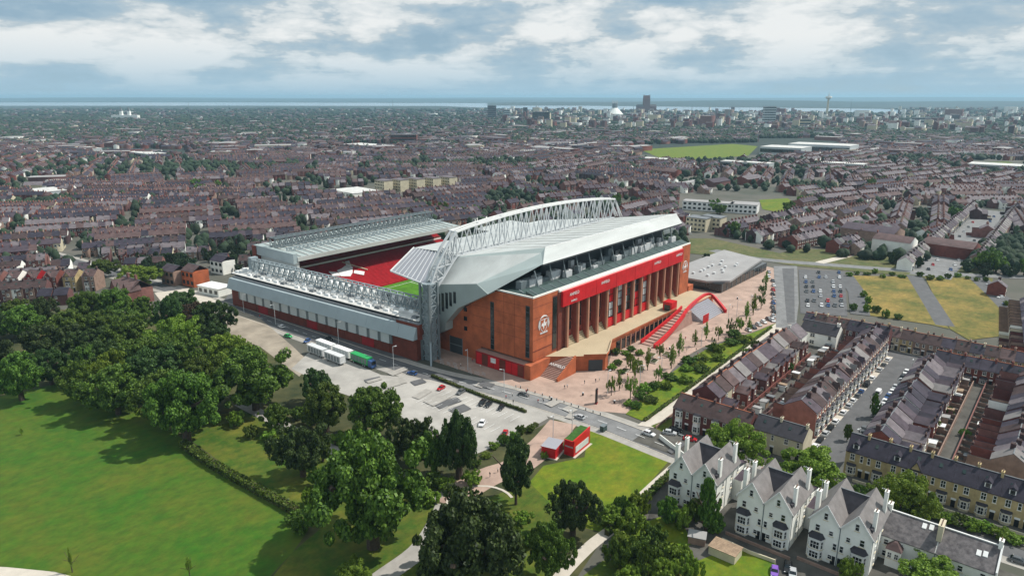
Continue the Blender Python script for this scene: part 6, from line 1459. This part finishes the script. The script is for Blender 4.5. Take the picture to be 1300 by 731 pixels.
# ------------------------------------------------------------------ kiosks, street furniture, people
x, y = (-45.2, -44.2); t = thing('kiosk', 'small bright red kiosk box with pale roof on the red path', 'kiosk', (x, y, 0), R(14))
mb = MB(); mb.box(0, 6, 0, 4.6, 0, 3.3, 'red_panel'); mb.obj('body', t); mb = MB(); mb.box(-.2, 6.2, -.2, 4.8, 3.3, 3.55, 'red_panel', 'canopy_sheet'); mb.obj('roof', t)
mb = MB(); mb.box(1, 4.8, -.08, 0, 1.1, 2.6, 'red_wall'); mb.obj('shutter', t); mb = MB(); mb.box(-.4, 6.4, -.6, 5, 0, .15, 'paving_pale'); mb.obj('plinth', t)
t = thing('kiosk', 'tall red kiosk with a sloping artificial grass roof beside the meadow', 'kiosk', (-40.5, -47.6, 0), R(5))
mb = MB(); mb.hexa([(0, 0, 0), (10, 0, 0), (10, 3.4, 0), (0, 3.4, 0)], [(0, 0, 4.2), (10, 0, 4.6), (10, 3.4, 4.6), (0, 3.4, 4.2)], 'red_panel'); mb.obj('body', t)
mb = MB(); mb.slab([(0.2, .8, 4.9), (10.3, .8, 5.4), (10.3, 3.6, 5.4), (.2, 3.6, 4.9)], .25, 'turf_green', 'red_panel'); mb.obj('turf_roof', t)
mb = MB(); mb.box(0, .3, 0, 3.4, 4.2, 5.0, 'red_panel'); mb.hexa([(0, 0, 4.2), (10, 0, 4.6), (10, .35, 4.6), (0, .35, 4.2)], [(0, 0, 5.3), (10, 0, 6.0), (10, .35, 6.0), (0, .35, 5.3)], 'red_panel'); mb.obj('parapet', t)
mb = MB(); mb.box(-.08, 0, .3, 3.1, 2.8, 3.2, 'canopy_sheet'); mb.obj('sign_band', t); mb = MB(); mb.box(1, 9, -.08, 0, 1.0, 3.0, 'machine'); mb.obj('counter_hatch', t); mb = MB(); mb.box(-.5, 10.5, -.7, 0, 0, .15, 'paving_pale'); mb.obj('step', t)
x, y = G(757, 512); t = thing('totem_sign', 'tall dark monolith sign alone on the pink plaza', 'sign', (x, y, 0), R(20)); mb = MB(); mb.box(-.8, .8, -.3, .3, 0, 5.6, 'paint_black'); mb.obj('slab', t); mb = MB(); mb.box(-.9, .9, -.4, .4, 0, .35, 'red_wall'); mb.obj('base', t); mb = MB(); mb.box(-.6, .6, -.33, -.3, 3.9, 5.2, 'dark_brick'); mb.obj('panel', t)
x, y = G(766, 549); t = thing('utility_cabinet', 'dark green cabinet at the top of the bright meadow', 'cabinet', (x, y, 0)); mb = MB(); mb.box(0, 2.2, 0, 1.4, 0, 1.9, 'deck_green'); mb.obj('body', t); mb = MB(); mb.box(-.1, 2.3, -.1, 1.5, 1.9, 2.05, 'steel_dark'); mb.obj('lid', t)
def lamp(xy, h, label, group='lamp posts around the plaza'):
    t = thing('street_lamp', label, 'street lamp', (xy[0], xy[1], 0), rt.uniform(0, 6.28), group); mb = MB(); mb.cyl(0, 0, 0, h, .14, 'steel', 6, .08); mb.obj('pole', t); mb = MB(); mb.box(0, 1.4, -.07, .07, h - .08, h + .04, 'steel'); mb.obj('arm', t); mb = MB(); mb.box(.9, 1.7, -.2, .2, h - .12, h + .08, 'machine'); mb.obj('lamp_head', t)
for i_, (u, v) in enumerate(sorted([(771, 500), (812, 492), (839, 482), (890, 440), (924, 410), (935, 402), (952, 396), (900, 350), (640, 498), (594, 470), (702, 560), (726, 552)])): lamp(G(u, v), 9, 'slender grey lamp post on the paving around the stadium, %s from the left' % ORD[i_])
for i_, (u, v) in enumerate([(310, 398), (350, 412), (430, 436), (500, 470)]): lamp(G(u, v), 10, 'grey lamp post along the road beside the end stand, %s from the left' % ORD[i_], 'lamp posts by the end stand')
for i, xx in enumerate((20, 46, 70, 96)): lamp((xx, -112.2), 7, 'lamp post on the right kerb of the parked car street, %s from the villas' % ORD[i], 'lamp posts in the car street')
for k in range(12): x, y = G(762 - k * 9.2, 527 - k * 3.1); t = thing('bollard', 'short dark bollard between plaza and main road, %s from the right' % ORD[k], 'bollard', (x, y, 0), 0, 'bollards along the plaza'); mb = MB(); mb.cyl(0, 0, 0, 1.05, .16, 'paint_black', 7); mb.obj('post', t); mb = MB(); mb.cyl(0, 0, 1.05, 1.15, .18, 'steel', 7, .1); mb.obj('cap', t)
for k in range(6):
    x, y = 26 + k * 5.5, -26 - (k % 2) * 4; t = thing('planter', 'low stone planter bed below the terrace front, %s from the corner steps' % ORD[k], 'planter', (x, y, 0), R(10), 'planters below the terrace'); mb = MB(); mb.box(0, 4.4, 0, 2.6, 0, .6, 'paving_pale'); mb.obj('kerb', t); mb = MB(); mb.box(.25, 4.15, .25, 2.35, .6, .75, 'woodland_floor'); mb.obj('soil', t)
# walls, fences, sheds round the villas and the terraces
def wall(line, h, m, label, cat='wall', name='garden_wall', w=.3, group=None):
    o = thing(name, label, cat, (line[0][0], line[0][1], 0), 0, group)
    for i, (a, b) in enumerate(zip(line, line[1:])):
        mb = MB(); p = np.subtract(a, line[0]); q = np.subtract(b, line[0]); mb.bar((*p, h / 2), (*q, h / 2), w, m, h); mb.obj('panel', o)
    return o
wall([(-13.5, -62), (-21, -76), (-25, -77)], 1.6, 'render_white', 'low white wall behind the first villa by the lane')
wall([(x, -75.5) for x in range(20, 96, 6)], 1.9, 'brick_0', 'brick back wall between the yards of the boulevard terrace')
wall([(x, -82.6) for x in range(20, 116, 6)], 1.9, 'brick_3', 'brick back wall behind the tall brick terrace')
wall([(x, -132.2) for x in range(16, 106, 6)], 2.0, 'brick_4', 'pale brick wall on the left of the back alley')
wall([(x, -136.0) for x in range(16, 112, 6)], 2.0, 'brick_2', 'brick wall on the right of the back alley')
wall([(-8, -57.6), (20, -57), (60, -56.4), (100, -56)], 1.0, 'brick_4', 'low front garden wall along the pale boulevard path')
wall([(-51, -99), (-51.5, -106), (-51, -112)], 1.0, 'render_cream', 'low garden wall in front of the middle white villa')
wall([(x, -99.9) for x in range(18, 116, 7)], .8, 'brick_2', 'low front wall of the tall brick terrace')
wall([(-1.6, y) for y in range(-158, -110, 6)], 1.0, 'stone_trim', 'low stone wall before the yellow brick terrace')
rf = random.Random(9); shed_at = sorted((rf.choice((-78.6, -129.6, -139.5, -84.5)), 20 + rf.random() * 88) for _ in range(44)); shed_n = {}
for side, x in shed_at:
    k_ = shed_n[side] = shed_n.get(side, -1) + 1; t = thing('garden_shed', 'small back yard shed %s, %s from the near end' % ({-78.6: 'behind the boulevard terrace', -129.6: 'left of the back alley', -139.5: 'right of the back alley', -84.5: 'behind the tall brick terrace'}[side], ORD[k_]), 'shed', (x, side, 0), rf.choice((0, math.pi / 2)), 'sheds in the back yards')
    h = rf.uniform(1.8, 2.6); mb = MB(); mb.box(-1, 1, -1.2, 1.2, 0, h, rf.choice(('timber', 'brick_2', 'brick_4', 'render_white'))); mb.obj('wall', t); mb = MB(); mb.hexa([(-1.2, -1.4, h), (1.2, -1.4, h), (1.2, 1.4, h), (-1.2, 1.4, h)], [(-1.2, -1.4, h + .35), (1.2, -1.4, h + .15), (1.2, 1.4, h + .15), (-1.2, 1.4, h + .35)], rf.choice(('lead', 'flat_roof', 'timber', 'white_paint'))); mb.obj('roof', t)
x, y = G(899, 703); t = thing('garden_shed', 'long timber decked outbuilding in front of the first two villas', 'shed', (x, y, 0), R(-90)); mb = MB(); mb.box(0, 6.4, 0, 4.4, 0, 2.3, 'render_cream'); mb.obj('wall', t)
for k in range(8): mb = MB(); mb.box(-.2, 6.6, -.2 + k * .6, .34 + k * .6, 2.3, 2.42, 'timber'); mb.obj('plank', t)
x, y = G(873, 690); t = thing('garden_shed', 'small pale roofed shed beside the shrubs below the first villa', 'shed', (x, y, 0), R(-70)); mb = MB(); mb.box(0, 4, 0, 3, 0, 2.1, 'brick_4'); mb.obj('wall', t); mb = MB(); mb.box(-.2, 4.2, -.2, 3.2, 2.1, 2.25, 'flat_roof'); mb.obj('roof', t)
# a few people on the paving: one continuous body each
def person_mesh(shirt, trousers, seed):
    r = random.Random(seed); s = r.uniform(.12, .26)
    V = [(0, 0, .95), (0, 0, 1.2), (0, 0, 1.42), (0, 0, 1.52), (0, .01, 1.66), (.10, 0, .90), (.11, -s * .6, .5), (.11, s * .2 - s, .06), (.11, -s - .14, .03), (-.10, 0, .90), (-.11, s * .6, .5), (-.11, s, .06), (-.11, s - .14, .03), (.2, 0, 1.40), (.25, .05, 1.12), (.24, -.06, .86), (-.2, 0, 1.40), (-.25, -.05, 1.12), (-.24, -.1, .86)]
    E = [(0, 1), (1, 2), (2, 3), (3, 4), (0, 5), (5, 6), (6, 7), (7, 8), (0, 9), (9, 10), (10, 11), (11, 12), (2, 13), (13, 14), (14, 15), (2, 16), (16, 17), (17, 18)]
    rad = [.15, .15, .15, .06, .11, .10, .07, .05, .045, .10, .07, .05, .045, .07, .05, .04, .07, .05, .04]
    me = bpy.data.meshes.new('person'); me.from_pydata(V, E, []); o = bpy.data.objects.new('tmp', me); COL.objects.link(o); md = o.modifiers.new('s', 'SKIN')
    for i, q in enumerate(rad): me.skin_vertices[0].data[i].radius = (q, q * .8)
    me.skin_vertices[0].data[0].use_root = True; o.modifiers.new('d', 'SUBSURF').levels = 1
    dg = bpy.context.evaluated_depsgraph_get(); out = bpy.data.meshes.new_from_object(o.evaluated_get(dg)); bpy.data.objects.remove(o); out.name = 'person'
    out.materials.clear()
    for m in (trousers, shirt, 'skin', 'hair'): out.materials.append(M[m])
    for p in out.polygons:
        z = p.center.z; x = abs(p.center.x); p.material_index = 3 if z > 1.70 or (z > 1.6 and p.center.y > .05) else 2 if z > 1.47 or (x > .2 and z < 1.0) else 1 if z > .93 else 0
    return out
D('skin', (.52, .32, .22), .6, .05, 3); D('hair', (.05, .035, .025), .7, .2, 3); D('denim', (.05, .07, .13), .9, .2, 3)
PM = [person_mesh(a, b, i) for i, (a, b) in enumerate((('red_panel', 'denim'), ('white_paint', 'paint_black'), ('deck_green', 'denim'), ('paint_black', 'denim'), ('machine', 'terrace_stone')))]
PD = ['in a red top and jeans', 'in a white top and black trousers', 'in a green top and jeans', 'in a black top and jeans', 'in a grey top and tan trousers']
ground_z = .25
for k, (u, v, where) in enumerate([(668, 500, 'near the foot of the corner steps'), (720, 493, 'beside the corner steps on the plaza'), (742, 488, 'in front of the dark garage door'), (756, 486, 'right of the dark garage door'), (610, 468, 'beside the red plinth of the street face'), (600, 460, 'near the loading door'), (585, 466, 'at the corner of the lattice column'), (525, 456, 'on the pavement by the end stand'), (470, 440, 'halfway along the end stand pavement'), (905, 420, 'on the plaza below the red staircase'), (870, 432, 'on the plaza near the young trees'), (930, 392, 'on the plaza beyond the red staircase'), (812, 496, 'by the boulevard bed'), (690, 512, 'on the road edge of the plaza'), (655, 494, 'beside the main road kerb'), (330, 404, 'at the far end of the end stand'), (632, 600, 'on the red path by the conical tree'), (622, 606, 'on the red path near the curved path'), (800, 470, 'beside the planters'), (845, 536, 'on the corner by the brick house')]):
    x, y = G(u, v); o = put(PM[k % 5], 'person', None, (x, y, ground_z), rt.uniform(0, 6.28)); tag(o, 'person %s %s' % (PD[k % 5], where), 'person', 'people around the ground')
ppl = sorted((rt.uniform(640, 905), 0) for _ in range(26))
for k, (u, _) in enumerate(ppl):
    v = 512 - (u - 640) * .30 + rt.uniform(-16, 14); x, y = G(u, v)
    if y > -2.5 or (x > 0 and y > -20 and x < 40) or (56 < x < 136 and y > -24): y = -30 + rt.uniform(-4, 4)
    o = put(PM[k % 5], 'person', None, (x, y, ground_z), rt.uniform(0, 6.28)); tag(o, 'person %s on the plaza, %s from left' % (PD[k % 5], ORD[k]), 'person', 'people on the plaza')
for k in range(12):
    x, y = -10.5 - (k % 3) * 1.1, 16 + k * 2.6; t = thing('crowd_barrier', 'steel crowd barrier along the street face of the main stand, %s from the corner' % ORD[k], 'barrier', (x, y, 0), math.pi / 2 + rt.uniform(-.2, .2), 'crowd barriers by the main stand')
    mb = MB(); mb.bar((-1.1, 0, 1.1), (1.1, 0, 1.1), .06, 'steel'); mb.bar((-1.1, 0, .25), (1.1, 0, .25), .06, 'steel')
    for q in range(9): mb.bar((-1.1 + q * .275, 0, .25), (-1.1 + q * .275, 0, 1.1), .03, 'steel')
    mb.obj('frame', t); mb = MB(); mb.bar((-.9, -.3, .25), (-.9, .3, .25), .06, 'steel'); mb.bar((.9, -.3, .25), (.9, .3, .25), .06, 'steel'); mb.obj('foot', t)
for k, (u, v) in enumerate([(700, 508), (740, 502), (780, 512), (850, 444), (915, 418), (936, 380)]):
    x, y = G(u, v); t = thing('litter_bin', 'dark litter bin on the pink plaza, %s from the left' % ORD[k], 'bin', (x, y, 0), 0, 'litter bins on the plaza'); mb = MB(); mb.cyl(0, 0, .2, 1.2, .35, 'paint_black', 8); mb.obj('body', t); mb = MB(); mb.cyl(0, 0, 1.2, 1.35, .38, 'steel', 8, .2); mb.obj('lid', t)
# ------------------------------------------------------------------ air
hz = bpy.data.materials.new('haze'); hz.use_nodes = True; t = hz.node_tree; t.nodes.clear(); o = t.nodes.new('ShaderNodeOutputMaterial'); pv = t.nodes.new('ShaderNodeVolumePrincipled')
pv.inputs['Color'].default_value = (.50, .80, 1.0, 1); pv.inputs['Density'].default_value = HAZE = 7.2e-5; pv.inputs['Anisotropy'].default_value = .1
t.links.new(pv.outputs[0], o.inputs['Volume'])
mb = MB(); mb.box(-17000, 36000, -17000, 36000, -32, 126, 'soffit'); mb.mats = [hz]; mb.m = [0] * 6
h = mb.obj('haze', kind='stuff')
